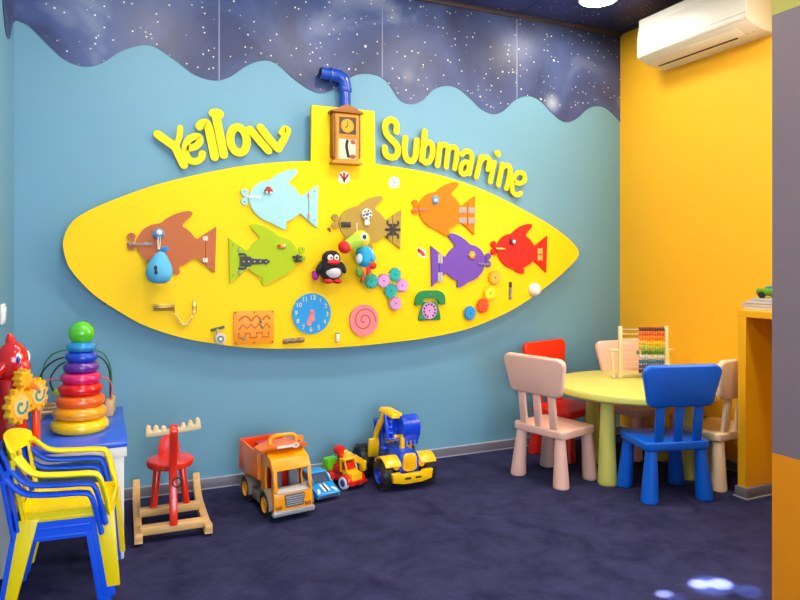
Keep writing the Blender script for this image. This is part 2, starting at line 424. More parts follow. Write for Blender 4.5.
g = thing('toy_car', 'glossy green and teal rounded toy lying on the magazines on the counter', 'toy', (px0 + 0.14, py0 - 0.085, ztop), -1.45)
MB().box((0, 0, 0.03), (0.2, 0.11, 0.036), None, 0.015, 4).build('body', mat('glossy green', (90, 150, 20), 0.12, coat=1.0), g)
MB().sph((0.0, 0, 0.045), (0.082, 0.05, 0.026)).build('roof', mat('glossy teal', (10, 120, 120), 0.08, coat=1.0), g)
for sx in (-1, 1):
    for sy in (-1, 1): MB().cyl((sx * 0.066, sy * 0.042, 0.017), (sx * 0.066, sy * 0.058, 0.017), 0.017, bev=0.003).build('wheel', mat('black rubber', (30, 30, 32), 0.6), g)
# ------------------------------------------------------------------ submarine board
YB = 3.42                                   # front face of the board
M_SUB = mat('bright yellow painted board', (255, 205, 0), 0.5, 0.015, scale=3.0, spec=0.2)
M_EDGE = M_SUB
hull = [(63, 245), (65.5, 233), (72.5, 221.5), (85, 214 - 1.5), (104, 204 - 0.5), (122, 196.5), (144, 188.5), (168, 181.5), (195, 175), (222, 169.5), (249, 165), (280, 162), (310, 161), (345, 161.5), (375, 164), (404, 168), (431, 173), (456, 180), (480, 188.5), (503, 199), (525, 210.5), (543, 220.5), (559, 231), (570, 240), (577, 248), (579, 253), (576.5, 259), (568, 268), (556, 279), (540, 291.5), (525, 302), (510, 311), (490, 320.5), (469, 328.5), (442, 335), (412.5, 340), (367.5, 345), (335, 347.5), (300, 348.5), (265, 348.5), (235.5, 346.5), (195, 340.5), (167, 333.5), (141, 324), (124, 314.5), (107, 304), (92, 293), (80, 281), (71, 270), (66, 259.5)]
ho = [tuple(p) for p in spline([W(x, y, YB) for x, y in hull], 6, True)]
t0, t1 = W(311.5, 160, YB), W(375, 160, YB); tt = W(312, 105, YB)[1]; tt2 = W(375.5, 111, YB)[1]
tt = (tt + tt2) / 2
top = [p for p in ho]
# open the hull outline between the tower's two sides and run the outline round the tower
k0 = min(range(len(ho)), key=lambda k: (abs(ho[k][0] - t0[0]) + (5 if ho[k][1] < 1.5 else 0)))
k1 = min(range(len(ho)), key=lambda k: (abs(ho[k][0] - t1[0]) + (5 if ho[k][1] < 1.5 else 0)))
out = ho[:k0] + [(t0[0], ho[k0][1]), (t0[0], tt), (t1[0], tt), (t1[0], ho[k1][1])] + ho[k1 + 1:]
bz = 0.68
o = thing('submarine_board', 'huge yellow submarine-shaped activity board with a square tower fixed to the blue wall', 'wall board', (1.3, YB, bz))
MB().prism([(x - 1.3, z - bz) for x, z in out], 0, 0.02, bev=0.002).build('hull', M_SUB, o, ang=30)
for px, py in ((108, 300), (200, 190), (320, 330), (345, 130), (500, 215), (470, 310)):
    x, z = W(px, py, YB)
    MB().box((x - 1.3, 0.0495, z - bz), (0.035, 0.059, 0.045), None, 0.003).build('spacer', mat('brown spacer', (120, 64, 30), 0.6), o)

# ---- cut-out letters of the two words
M_LET = mat('yellow letter board', (255, 212, 14), 0.5, 0.015, spec=0.25)
YL = YW - 0.032
def letter(ch, lab, strokes, ox, oy, sc):
    """strokes: (points, width, closed) in crop units"""
    allp = [W(ox + p[0] * sc, oy + p[1] * sc, YL) for st in strokes for p in st[0]]
    cx = sum(p[0] for p in allp) / len(allp); cz = min(p[1] for p in allp)
    mb = MB()
    for i, st in enumerate(strokes):
        pts = [W(ox + p[0] * sc, oy + p[1] * sc, YL) for p in st[0]]
        m = 665 / 3.55 / 0.97
        wd = st[1] * sc * 1.13 / m
        mb.stroke([(a - cx, b - cz) for a, b in pts], wd, -0.0008 * i, 0.014 - 0.0004 * i, closed=len(st) > 2 and st[2], smooth=not (len(st) > 3 and st[3]))
    ob = mb.build('cutout_letter', M_LET, loc=(cx, YL, cz))
    for q in range(2):
        pass
    return tag(ob, lab, 'letter', 'letters of the words above the submarine')
A1 = (145, 100, 0.19375); A2 = (375, 110, 0.2)
def ringpts(cx, cy, rx, ry, rot=0, n=12, a0=0, a1=360, close=False):
    r = []
    for k in range(n if close else n + 1):
        a = radians(a0 + (a1 - a0) * k / n); x, y = rx * cos(a), ry * sin(a); q = radians(rot)
        r.append((cx + x * cos(q) - y * sin(q), cy + x * sin(q) + y * cos(q)))
    return r
letter('Y', 'yellow cut-out letter Y beginning the word Yellow', [([(66, 177), (105, 205), (152, 238)], 36), ([(182, 142), (178, 190), (158, 240)], 24), ([(150, 232), (175, 280), (200, 334)], 36)], *A1)
letter('e', 'yellow cut-out letter e second in the word Yellow', [([(232, 248), (262, 238), (282, 218), (280, 192), (255, 188), (225, 205), (209, 240), (214, 285), (235, 312), (265, 316), (290, 300), (297, 276)], 30)], *A1)
letter('l', 'shorter yellow cut-out letter l, first of the pair in the word Yellow', [([(283, 134), (296, 122), (316, 120), (330, 150), (345, 220), (360, 292)], 38)], *A1)
letter('l', 'taller yellow cut-out letter l, second of the pair in the word Yellow', [([(352, 68), (370, 66), (386, 72)], 38), ([(366, 72), (386, 180), (407, 282)], 38)], *A1)
letter('o', 'yellow cut-out letter o before the w in the word Yellow', [(ringpts(483, 206, 42, 66, -9, 14, close=True), 36, True)], *A1)
letter('w', 'yellow cut-out letter w with a curled end closing the word Yellow', [([(543, 152), (590, 208), (638, 262)], 34), ([(596, 142), (640, 198), (688, 252)], 36), ([(688, 252), (716, 205), (736, 158)], 34), ([(736, 158), (722, 148), (706, 168)], 30)], *A1)
letter('S', 'large yellow cut-out letter S beginning the word Submarine', [([(108, 108), (108, 68), (80, 48), (54, 68), (56, 112), (85, 150), (112, 180), (112, 222), (85, 237), (56, 222), (50, 188)], 30)], *A2)
letter('u', 'yellow cut-out letter u second in the word Submarine', [([(153, 140), (148, 200), (160, 245), (185, 255), (203, 232), (208, 190)], 29), ([(210, 152), (207, 195), (203, 232)], 29)], *A2)
letter('b', 'yellow cut-out letter b third in the word Submarine', [([(250, 108), (244, 170), (236, 250)], 30), (ringpts(263, 212, 26, 52, 8, 14, close=True), 28, True)], *A2)
letter('m', 'yellow cut-out letter m in the middle of the word Submarine', [([(326, 172), (320, 225), (314, 276)], 28), ([(324, 190), (345, 172), (366, 188), (362, 235), (356, 284)], 26), ([(366, 198), (388, 184), (410, 202), (406, 250), (398, 292)], 26)], *A2)
letter('a', 'yellow cut-out letter a in the middle of the word Submarine', [([(436, 222), (456, 205), (480, 215), (486, 240), (478, 285), (472, 318)], 26), (ringpts(450, 290, 20, 32, 15, 12, close=True), 24, True)], *A2)
letter('r', 'yellow cut-out letter r in the word Submarine', [([(532, 236), (520, 285), (508, 334)], 27), ([(528, 258), (548, 236), (570, 244), (572, 268), (566, 296)], 26)], *A2)
letter('i', 'yellow cut-out letter i with a round dot in the word Submarine', [([(598, 262), (588, 310), (578, 358)], 27), ([(614, 216), (615, 217), (616, 219)], 33)], *A2)
letter('n', 'yellow cut-out letter n in the word Submarine', [([(638, 272), (628, 325), (618, 374)], 27), ([(636, 292), (656, 276), (676, 290), (672, 340), (658, 392)], 26)], *A2)
letter('e', 'yellow cut-out letter e closing the word Submarine', [([(704, 362), (730, 366), (750, 350), (746, 322), (722, 312), (700, 332), (688, 372), (690, 408), (708, 424), (730, 416)], 25)], *A2)

# ---- periscope pipe
M_PIPE = mat('blue plastic pipe', (24, 70, 170), 0.25, 0.05, coat=0.4)
xa, za = W(345, 106, 3.44); xb, zb = W(345, 76.5, 3.44)
o = thing('periscope_pipe', 'blue plastic drain pipe bent like a periscope above the yellow tower', 'pipe', (xa, 3.44, za))
zt = zb - za; R_ = 0.031
MB().cyl((0, 0, -0.02), (0, 0, zt - 0.045), R_).build('upright', M_PIPE, o)
arc = [(-0.05 + 0.05 * cos(a), 0, zt - 0.05 + 0.05 * sin(a)) for a in [pi / 2 * k / 8 for k in range(9)]]
MB().tube([(0, 0, zt - 0.07)] + arc + [(-0.075, 0, zt + 0.001)], 0.034, 24).build('elbow', M_PIPE, o)
MB().tube([(-0.06, 0, zt), (-0.11, -0.0, zt + 0.002), (-0.14, -0.0, zt + 0.004)], R_, 24).build('arm', M_PIPE, o)
MB().cyl((0, 0, zt - 0.085), (0, 0, zt - 0.06), 0.038, bev=0.004).build('collar', M_PIPE, o)
MB().cyl((-0.07, 0, zt), (-0.09, 0, zt + 0.001), 0.038, bev=0.004).build('collar', M_PIPE, o)
MB().cyl((-0.14, 0, zt + 0.004), (-0.1415, 0, zt + 0.004), 0.026).build('opening', mat('painted pipe shade', (20, 16, 20), 0.7), o)  # dark disc paints the shade inside the pipe's open end

# ---- wooden wall clock on the tower
M_OAK = wood('honey oak', (190, 118, 20), (222, 148, 36)); M_OAKD = wood('dark oak', (128, 74, 14), (166, 100, 24))
x0, z0 = W(345.5, 165.5, YB - 0.03)
x1 = W(360, 165, YB - 0.03)[0]; zt = W(345, 107, YB - 0.03)[1]; H = zt - z0; hw = 0.078
o = thing('wall_clock', 'small wooden wall clock with an orange dial hung on the yellow tower', 'clock', (x0, YB, z0))
MB().box((0, -0.028, H * 0.5 - 0.01), (2 * hw - 0.02, 0.055, H - 0.06), None, 0.002).build('case', M_OAK, o)
MB().box((0, -0.034, 0.012), (2 * hw + 0.016, 0.068, 0.016), None, 0.005).build('plinth', M_OAK, o)
cr = [(-hw - 0.012, H - 0.038), (hw + 0.012, H - 0.038), (hw + 0.014, H - 0.028), (hw - 0.02, H - 0.022), (hw - 0.04, H - 0.005), (0, H + 0.006), (-hw + 0.04, H - 0.005), (-hw + 0.02, H - 0.022), (-hw - 0.014, H - 0.028)]
MB().prism(cr, -0.07, 0, bev=0.003).build('cornice', M_OAKD, o)
zd = H * 0.66; zw = H * 0.27
MB().ring(rrect(2 * hw - 0.03, 0.115, 0.004, cz=zd), rrect(2 * hw - 0.06, 0.092, 0.004, cz=zd), -0.064, -0.055).build('dial_frame', M_OAK, o)
MB().box((0, -0.057, zd), (2 * hw - 0.058, 0.004, 0.095)).build('dial_plate', mat('dark bronze plate', (74, 62, 48), 0.4, 0.15), o, smooth=False)
dl = MB().prism(ell(0.036, 0.036, cz=zd), -0.0625, -0.058).build('dial', mat('orange dial', (240, 160, 30), 0.35), o)
MB().stroke([(0, zd), (0.002, zd + 0.024)], 0.004, -0.0645, -0.0625, smooth=False).build('hand', mat('black paint', (24, 22, 22), 0.4), dl)
MB().stroke([(0, zd), (-0.012, zd - 0.012)], 0.005, -0.065, -0.0626, smooth=False).build('hand', mat('black paint', (24, 22, 22), 0.4), dl)
nb = MB()
for k in range(12):
    a = pi / 6 * k
    nb.stroke([(0.027 * sin(a), zd + 0.027 * cos(a)), (0.032 * sin(a), zd + 0.032 * cos(a))], 0.003, -0.0633, -0.0624, smooth=False)
nb.build('hour_marks', mat('black paint', (24, 22, 22), 0.4), dl)
MB().ring(rrect(2 * hw - 0.03, 0.135, 0.004, cz=zw), rrect(2 * hw - 0.056, 0.11, 0.004, cz=zw), -0.064, -0.055).build('lower_frame', M_OAK, o)
lp = MB().box((0, -0.057, zw), (2 * hw - 0.054, 0.004, 0.112)).build('picture_pane', mat('cream picture', (226, 206, 176), 0.25, 0.1), o, smooth=False)
MB().stroke([(0.0, zw + 0.042), (-0.004, zw + 0.01), (0.006, zw - 0.04)], 0.016, -0.0605, -0.059).build('dark_figure', mat('black paint', (24, 22, 22), 0.4), lp)
MB().prism(ell(0.014, 0.012, 16, 0.032, zw + 0.038), -0.0605, -0.059).build('brown_blot', mat('rust print', (150, 76, 30), 0.4), lp)
MB().prism(ell(0.018, 0.012, 16, 0.03, zw - 0.04), -0.0605, -0.059).build('brown_blot', mat('rust print', (150, 76, 30), 0.4), lp)
for k in (-1, 1):
    MB().box((k * (hw - 0.004), -0.03, H * 0.5), (0.01, 0.05, H - 0.075), None, 0.003).build('side_column', M_OAKD, o)

# ------------------------------------------------------------------ fish
fu = lambda pts: [((x - 92) / 363.0, (316 - y) / 276.0) for x, y in pts]
body_k = fu([(131, 186), (134, 165), (146, 140), (165, 118), (195, 102), (228, 94), (248, 76), (285, 54), (322, 42), (346, 40), (356, 48), (348, 64), (326, 86), (313, 106), (332, 118), (352, 138), (366, 158)])
joint_u = fu([(374, 163), (406, 138), (406, 274), (366, 240)])
body_l = fu([(340, 262), (316, 276), (299, 284), (304, 304), (300, 314), (286, 315), (262, 305), (234, 289), (190, 272), (156, 242), (138, 212)])
body_uv = [tuple(p) for p in spline(body_k, 4)] + joint_u + [tuple(p) for p in spline(body_l, 4)]
tail_uv = fu([(409, 137), (455, 104), (449, 309), (409, 277)])
M_STEEL = mat('bright steel', (150, 146, 142), 0.35, 0.06, metal=0.6)
M_BRASS = mat('polished brass', (206, 168, 84), 0.28, 0.05, metal=0.85)
M_BLACKM = mat('black iron fitting', (40, 34, 30), 0.45, 0.1)
M_BLACK = mat('black paint', (24, 22, 22), 0.4)
M_GEMB = mat('sky blue gloss', (70, 160, 220), 0.15, coat=1.0)
FT = 0.012                                  # plywood thickness
def fish(col, colname, lab, lips_px, tail_px, top_py, bot_py, mirror=False, screws=True):
    lx, rx = (tail_px, lips_px) if mirror else (lips_px, tail_px)
    my = (top_py + bot_py) / 2
    X0, X1 = W(lx, my, YB - FT)[0], W(rx, my, YB - FT)[0]
    cxp = (lx + rx) / 2
    Z1, Z0 = W(cxp, top_py, YB - FT)[1], W(cxp, bot_py, YB - FT)[1]
    w_, h_ = X1 - X0, Z1 - Z0
    T = (lambda u, v: ((0.5 - u) * w_, v * h_)) if mirror else (lambda u, v: ((u - 0.5) * w_, v * h_))
    m = mat(colname, col, 0.55, 0.04, scale=12, spec=0.2)
    o = thing('wooden_fish', lab, 'fish', ((X0 + X1) / 2, YB, Z0), 0, 'wooden fish on the submarine board')
    MB().prism([T(*p) for p in body_uv], -FT, 0, bev=0.0012, seg=1).build('body', m, o)
    tl = MB().prism([T(*p) for p in tail_uv], -FT, 0, bev=0.0012, seg=1).build('tail', m, o)
    mo = MB()
    for cy in (155, 196):
        c = T(*fu([(113, cy)])[0]); mo.prism(ell(0.019, 0.019, 20, *c), -FT, 0, bev=0.001, seg=1)
    c = T(*fu([(119, 175)])[0]); mo.box((c[0], -FT / 2 + 0.001, c[1]), (0.016, FT - 0.002, 0.03))
    mt = mo.build('mouth', m, o)
    if screws:
        for cy in (137, 270):
            c = T(*fu([(435, cy)])[0]); MB().sph((c[0], -FT, c[1]), (0.003, 0.0015, 0.003), n=8).build('screw', M_BLACKM, tl)
        for cy in (153, 198):
            c = T(*fu([(112, cy)])[0]); MB().sph((c[0], -FT, c[1]), (0.003, 0.0015, 0.003), n=8).build('screw', M_BLACKM, mt)
    return o, T, (w_, h_), m
def at(T, x, y): return T(*fu([(x, y)])[0])
def chain(parent, p, q, sag, n, r=0.006, m=None, name='chain', y=-FT - 0.005):
    mb = MB()
    for k in range(n):
        t = (k + 0.5) / n
        a = (p[0] + (q[0] - p[0]) * t, y - 0.002 * (k % 2), p[1] + (q[1] - p[1]) * t - sag * 4 * t * (1 - t))
        an = math.atan2(q[1] - p[1] - sag * 4 * (1 - 2 * t), q[0] - p[0])
        mb.tor(a, r, r * 0.32, Matrix.Rotation(-an, 4, 'Y') @ Matrix.Rotation(pi / 2 if k % 2 else 0.6, 4, 'X'), 12, 6, (1.25, 0.8, 1))
    return mb.build(name, m or M_STEEL, parent)
def hinge(parent, c, w, h, m, knuckle=True):
    hg = MB().box((c[0], -FT - 0.0012, c[1]), (w, 0.0024, h), None, 0.0006, 1)
    if knuckle: hg.cyl((c[0], -FT - 0.004, c[1] - h / 2), (c[0], -FT - 0.004, c[1] + h / 2), 0.003, n=10)
    return hg.build('hinge', m, parent)

# brown fish
o, T, wh, m = fish((188, 104, 62), 'brown fish paint', 'brown wooden fish at the left end of the submarine, behind the hanging blue plush', 126, 216.5, 210.5, 274.5)
for cy in (158, 254): hinge(o, at(T, 408, cy), 0.024, 0.022, mat('dull pinkish zinc', (196, 170, 150), 0.35, metal=0.5))
chain(o, at(T, 95, 186), at(T, 200, 184), 0.002, 9)
for cx in (118, 170): 
    c = at(T, cx, 184); MB().box((c[0], -FT - 0.003, c[1]), (0.018, 0.006, 0.014), None, 0.002).build('latch', M_STEEL, o)
# the pear-shaped blue plush and the dome it hangs from
xe, ze = W(158.5, 234, YB - FT)
g = thing('hanging_plush', 'pear-shaped blue plush toy hanging on a cord in front of the brown fish', 'toy', (xe, YB - FT, ze))
M_PL = mat('sky blue plush', (92, 180, 222), 0.8, 0.08, scale=30, bump=0.3); M_CORD = mat('white cord', (226, 222, 210), 0.7)
MB().lathe([(0.0, 0.044), (0.010, 0.040), (0.019, 0.028), (0.027, 0.008), (0.029, 0.0), (0, 0)], (0, 0, 0), (radians(90), 0, 0), 20).build('dome', M_GEMB, g)
MB().sph((0, -0.04, 0.006), (0.013, 0.010, 0.013), n=14).build('dome_spot', M_WHITE, g)
zp = -0.175
MB().tube([(-0.004, -0.04, -0.015), (-0.006, -0.05, -0.04), (-0.006, -0.055, -0.075)], 0.0025, 8).tube([(0.006, -0.04, -0.015), (0.004, -0.05, -0.04), (0.0, -0.055, -0.075)], 0.0025, 8).build('cord', M_CORD, g)
MB().lathe([(0.0, -0.062), (0.03, -0.06), (0.05, -0.046), (0.06, -0.02), (0.06, 0.005), (0.05, 0.035), (0.032, 0.066), (0.016, 0.085), (0.0, 0.092)], (0, -0.06, zp), (0, 0.05, 0), 28, (1, 0.8, 1)).build('body', M_PL, g)
MB().sph((0.022, -0.06, zp + 0.1), (0.02, 0.008, 0.015), (0, -0.4, 0), 14).build('tuft', mat('deep blue plush', (36, 130, 196), 0.8), g)
MB().sph((-0.02, -0.106, zp + 0.012), (0.008, 0.004, 0.012), n=12).sph((-0.018, -0.106, zp - 0.008), (0.008, 0.004, 0.012), n=12).build('face_mark', M_BLACK, g)

# pale blue fish
o, T, wh, m = fish((160, 206, 208), 'pale blue fish paint', 'pale blue wooden fish at the top left with a red car for an eye', 240, 318.5, 168.5, 229)
for cy in (158, 252): hinge(o, at(T, 408, cy), 0.02, 0.022, mat('dull pinkish zinc', (196, 170, 150), 0.35, metal=0.5))
chain(o, at(T, 112, 172), at(T, 182, 176), 0.001, 6, m=M_WHITE)
c = at(T, 218, 146)
ey = MB().box((c[0], -FT - 0.009, c[1]), (0.042, 0.018, 0.022), None, 0.006, 3).sph((c[0], -FT - 0.010, c[1] + 0.012), (0.015, 0.009, 0.012), n=14).build('eye', mat('dark red toy paint', (170, 40, 34), 0.25, coat=0.5), o)
for s in (-1, 1): MB().cyl((c[0] + s * 0.011, -FT - 0.018, c[1] - 0.009), (c[0] + s * 0.011, -FT - 0.021, c[1] - 0.009), 0.006, n=14).build('wheel', M_WHITE, ey)

# lime fish
o, T, wh, m = fish((168, 190, 22), 'lime fish paint', 'lime green wooden fish facing right with black iron fittings', 306.5, 228.5, 224, 285, True)
for cy in (158, 256): hinge(o, at(T, 408, cy), 0.016, 0.02, mat('dull greenish zinc', (150, 156, 96), 0.35, metal=0.5))
c0 = at(T, 392, 210); sg = -1
sp = MB()
sp.stroke([(c0[0] - 0.016, c0[1] + 0.036), (c0[0] + 0.012, c0[1] + 0.034), (c0[0] + 0.02, c0[1]), (c0[0] + 0.012, c0[1] - 0.034), (c0[0] - 0.016, c0[1] - 0.036)], 0.012, -FT - 0.003, -FT)
sp.prism([(c0[0] - 0.012, c0[1] + 0.026), (c0[0] + 0.04, c0[1] + 0.026), (c0[0] + 0.045, c0[1] + 0.015), (c0[0] + 0.112, c0[1] + 0.010), (c0[0] + 0.12, c0[1] + 0.016), (c0[0] + 0.142, c0[1]), (c0[0] + 0.12, c0[1] - 0.016), (c0[0] + 0.112, c0[1] - 0.010), (c0[0] + 0.045, c0[1] - 0.015), (c0[0] + 0.04, c0[1] - 0.026), (c0[0] - 0.012, c0[1] - 0.026)], -FT - 0.0045, -FT, bev=0.001, seg=1)
st = sp.build('strap_hinge', M_BLACKM, o)
for dx in (0.005, 0.03, 0.06, 0.09, 0.12): MB().sph((c0[0] + dx, -FT - 0.005, c0[1]), (0.004, 0.002, 0.004), n=8).build('rivet', mat('pale rivet', (190, 186, 150), 0.3), st)
c = at(T, 138, 196)
lt = MB().box((c[0], -FT - 0.004, c[1] + 0.008), (0.05, 0.008, 0.014), None, 0.002).box((c[0] + 0.004, -FT - 0.004, c[1] - 0.012), (0.04, 0.008, 0.012), None, 0.002).box((c[0], -FT - 0.007, c[1]), (0.012, 0.01, 0.04), None, 0.002).build('latch', M_BLACKM, o)
c = at(T, 213, 140)
ey = MB().box((c[0], -FT - 0.007, c[1]), (0.042, 0.014, 0.022), None, 0.006, 3).build('eye', mat('orange toy plastic', (240, 150, 30), 0.25), o)
for s, mm in ((-1, mat('red toy gloss', (210, 40, 30), 0.2)), (1, M_WHITE)): MB().sph((c[0] + s * 0.012, -FT - 0.014, c[1] + 0.002), (0.007, 0.004, 0.007), n=12).build('pupil', mm, ey)

# khaki fish
o, T, wh, m = fish((172, 140, 62), 'khaki fish paint', 'khaki wooden fish in the middle of the board under the cow-spotted button', 331, 401.5, 195.5, 250)
for s in (-1, 1):
    c = at(T, 408 + s * 4, 210); b_ = MB()
    b_.stroke([(c[0] + s * 0.004, c[1] + 0.018), (c[0] + s * 0.026, c[1] + 0.03), (c[0] + s * 0.028, c[1] + 0.046)], 0.012, -FT - 0.003, -FT)
    b_.stroke([(c[0] + s * 0.004, c[1] - 0.018), (c[0] + s * 0.026, c[1] - 0.03), (c[0] + s * 0.028, c[1] - 0.046)], 0.012, -FT - 0.003, -FT)
    b_.stroke([(c[0] + s * 0.004, c[1]), (c[0] + s * 0.036, c[1])], 0.016, -FT - 0.003, -FT, smooth=False)
    b_.box((c[0] + s * 0.006, -FT - 0.002, c[1]), (0.013, 0.004, 0.066)).build('butterfly_hinge', M_BLACKM, o)
c = at(T, 165, 190)
MB().box((c[0], -FT - 0.004, c[1]), (0.056, 0.008, 0.028), None, 0.002).box((c[0] + 0.004, -FT - 0.009, c[1]), (0.03, 0.006, 0.012), None, 0.002).build('latch', M_BLACKM, o)
c = at(T, 270, 145)
ey = MB().tor((c[0], -FT - 0.008, c[1] + 0.01), 0.021, 0.010, (pi / 2, 0, 0), 28, 12).cyl((c[0], -FT, c[1] + 0.01), (c[0], -FT - 0.010, c[1] + 0.01), 0.02, n=24).build('eye', M_WHITE, o)
for k in range(6): MB().sph((c[0] + 0.021 * cos(k * pi / 3 + 0.3), -FT - 0.0165, c[1] + 0.01 + 0.021 * sin(k * pi / 3 + 0.3)), (0.0055, 0.004, 0.006), n=10).build('spot', M_BLACK, ey)
MB().sph((c[0], -FT - 0.010, c[1] + 0.01), (0.011, 0.006, 0.008), n=14).build('snout', mat('brown toy nose', (120, 84, 60), 0.4), ey)
MB().lathe([(0.0, 0.0), (0.014, 0.0), (0.018, 0.012), (0.012, 0.03), (0, 0.03)], (c[0], -FT - 0.010, c[1] - 0.05), None, 18, (1, 0.5, 1)).build('clip', mat('cream plastic clip', (236, 214, 190), 0.35), ey)

# orange fish
o, T, wh, m = fish((250, 122, 8), 'orange fish paint', 'orange wooden fish on the upper right with four grey hinge plates', 411.5, 475.5, 181.5, 235.5)
for cx in (380, 434):
    for cy in (182, 236): hinge(o, at(T, cx, cy), 0.05, 0.034, mat('matt zinc', (160, 150, 136), 0.5), False)
chain(o, at(T, 100, 190), at(T, 180, 184), 0.004, 7)
c = at(T, 222, 140)
ey = MB().sph((c[0], -FT - 0.006, c[1]), (0.022, 0.01, 0.022), n=18).prism([(c[0] - 0.02, c[1] + 0.012), (c[0], c[1] + 0.034), (c[0] + 0.02, c[1] + 0.012)], -FT - 0.010, -FT).build('eye', M_GEMB, o)
MB().sph((c[0] - 0.003, -FT - 0.014, c[1]), (0.011, 0.005, 0.011), n=14).build('pupil', mat('pale gem', (190, 214, 226), 0.2), ey)

# purple fish
o, T, wh, m = fish((112, 74, 168), 'purple fish paint', 'purple wooden fish facing right with an orange flower for an eye', 492, 431, 233.5, 287.5, True)
for cy in (168, 262): hinge(o, at(T, 402, cy), 0.03, 0.055, mat('cream zinc', (186, 176, 156), 0.5))
chain(o, at(T, 100, 196), at(T, 180, 192), 0.004, 7)
c = at(T, 216, 150)
ey = MB()
for k in range(6): ey.sph((c[0] + 0.014 * cos(k * pi / 3), -FT - 0.005, c[1] + 0.014 * sin(k * pi / 3)), (0.011, 0.007, 0.011), n=12)
ey = ey.build('eye', mat('orange toy plastic', (240, 150, 30), 0.25), o)
MB().sph((c[0], -FT - 0.010, c[1]), (0.009, 0.006, 0.009), n=12).build('pupil', mat('pale yellow button', (255, 226, 120), 0.3), ey)

# red fish
o, T, wh, m = fish((228, 38, 20), 'red fish paint', 'red wooden fish nearest the pointed right end of the submarine', 490.5, 547.5, 223.5, 274)
for cy in (190, 226): hinge(o, at(T, 406, cy), 0.036, 0.034, M_BRASS)
c = at(T, 150, 180)
MB().box((c[0] - 0.004, -FT - 0.005, c[1]), (0.05, 0.01, 0.018), None, 0.003).cyl((c[0] - 0.034, -FT - 0.008, c[1]), (c[0] + 0.03, -FT - 0.008, c[1]), 0.005, n=12).build('latch', M_BRASS, o)
c = at(T, 225, 140)
ey = MB().box((c[0], -FT - 0.009, c[1]), (0.034, 0.018, 0.034), (0, 0.2, 0), 0.006, 3).build('eye', mat('dark plum toy', (110, 30, 44), 0.3), o)
MB().sph((c[0] + 0.004, -FT - 0.018, c[1] - 0.002), (0.011, 0.004, 0.013), n=14).build('pupil', mat('pale gem', (190, 214, 226), 0.2), ey)
# ------------------------------------------------------------------ small fittings on the submarine board
def bt(px, py, y=YB): x, z = W(px, py, y); return (x, YB, z)
PXM = 3.6 / 665 / 0.95
M_SCREW = mat('bright steel', (200, 200, 204), 0.28)
# gears
M_TEAL = mat('teal gear', (20, 168, 158), 0.4); M_LIL = mat('lilac gear', (212, 146, 200), 0.4)
def gear(px, py, rpx, m, lab, teeth=18, thick=0.012, rot=0.0):
    x, y, z = bt(px, py); r = rpx * PXM
    o = thing('gear_wheel', lab, 'gear', (x, y, z), 0, 'toothed gear wheels on the submarine board')
    MB().prism(gear_poly(r * 1.06, 16, 0.26), -thick - 0.008, -0.008, M=Matrix.Rotation(rot, 4, 'Y')).build('wheel', m, o)
    MB().cyl((0, 0, 0), (0, -thick - 0.011, 0), 0.004, n=12).build('axle', M_BLACKM, o)
gear(370.3, 281.0, 7.0, M_TEAL, 'teal gear wheel at the left end of the cluster, touching the toucan')
gear(382.5, 280.6, 6.6, M_LIL, 'lilac gear wheel between the two upper teal gears')
gear(394.0, 274.4, 6.6, M_TEAL, 'topmost teal gear wheel of the cluster')
gear(389.8, 290.8, 6.8, M_TEAL, 'lowest teal gear wheel, in the middle of the cluster')
gear(401.0, 285.4, 6.4, M_LIL, 'lilac gear wheel at the right end of the cluster')
gear(394.4, 303.2, 6.4, M_LIL, 'lilac gear wheel at the bottom of the cluster')
gear(493.6, 277.6, 7.2, mat('amber gear', (255, 170, 0), 0.4), 'amber gear wheel just below the lips of the purple fish')
gear(488.6, 293.0, 7.2, mat('yellow gear', (252, 216, 4), 0.4), 'yellow gear wheel hardly seen against the yellow board')
gear(481.6, 305.4, 7.2, mat('red orange gear', (246, 74, 14), 0.4), 'red-orange gear wheel beside the blue one')
gear(468.8, 312.8, 7.0, mat('blue gear', (10, 142, 208), 0.4), 'blue gear wheel, lowest of the right-hand gears')

# numbered clock disc
x, y, z = bt(311.3, 313.5); r = 18.6 * PXM
o = thing('clock_disc', 'round blue teaching clock with small yellow numerals near the bottom edge', 'clock', (x, y, z))
MB().prism(ell(r, r * 1.02, 56), -0.010, 0, bev=0.0015).build('face', mat('bright blue board', (8, 146, 214), 0.42), o)
M_NUM = mat('pale yellow numeral', (240, 214, 120), 0.5)
for k in range(1, 13):
    a = k * pi / 6 + 0.06
    MB().text(str(k), 0.034, (0.8 * r * sin(a), 0.8 * r * cos(a)), -0.011, 0.003).build('numeral', M_NUM, o, smooth=False)
M_PINK = mat('salmon pink board', (236, 128, 128), 0.45)
MB().stroke([(0, 0.0), (-0.008, -0.03), (-0.016, -0.052)], 0.024, -0.014, -0.010).build('hour_hand', M_PINK, o)
MB().stroke([(0, 0.012), (0.004, -0.03)], 0.022, -0.017, -0.0142, smooth=False).build('minute_hand', M_PINK, o)
MB().sph((0, -0.017, 0.004), (0.008, 0.003, 0.008), n=14).build('pivot', M_SCREW, o)

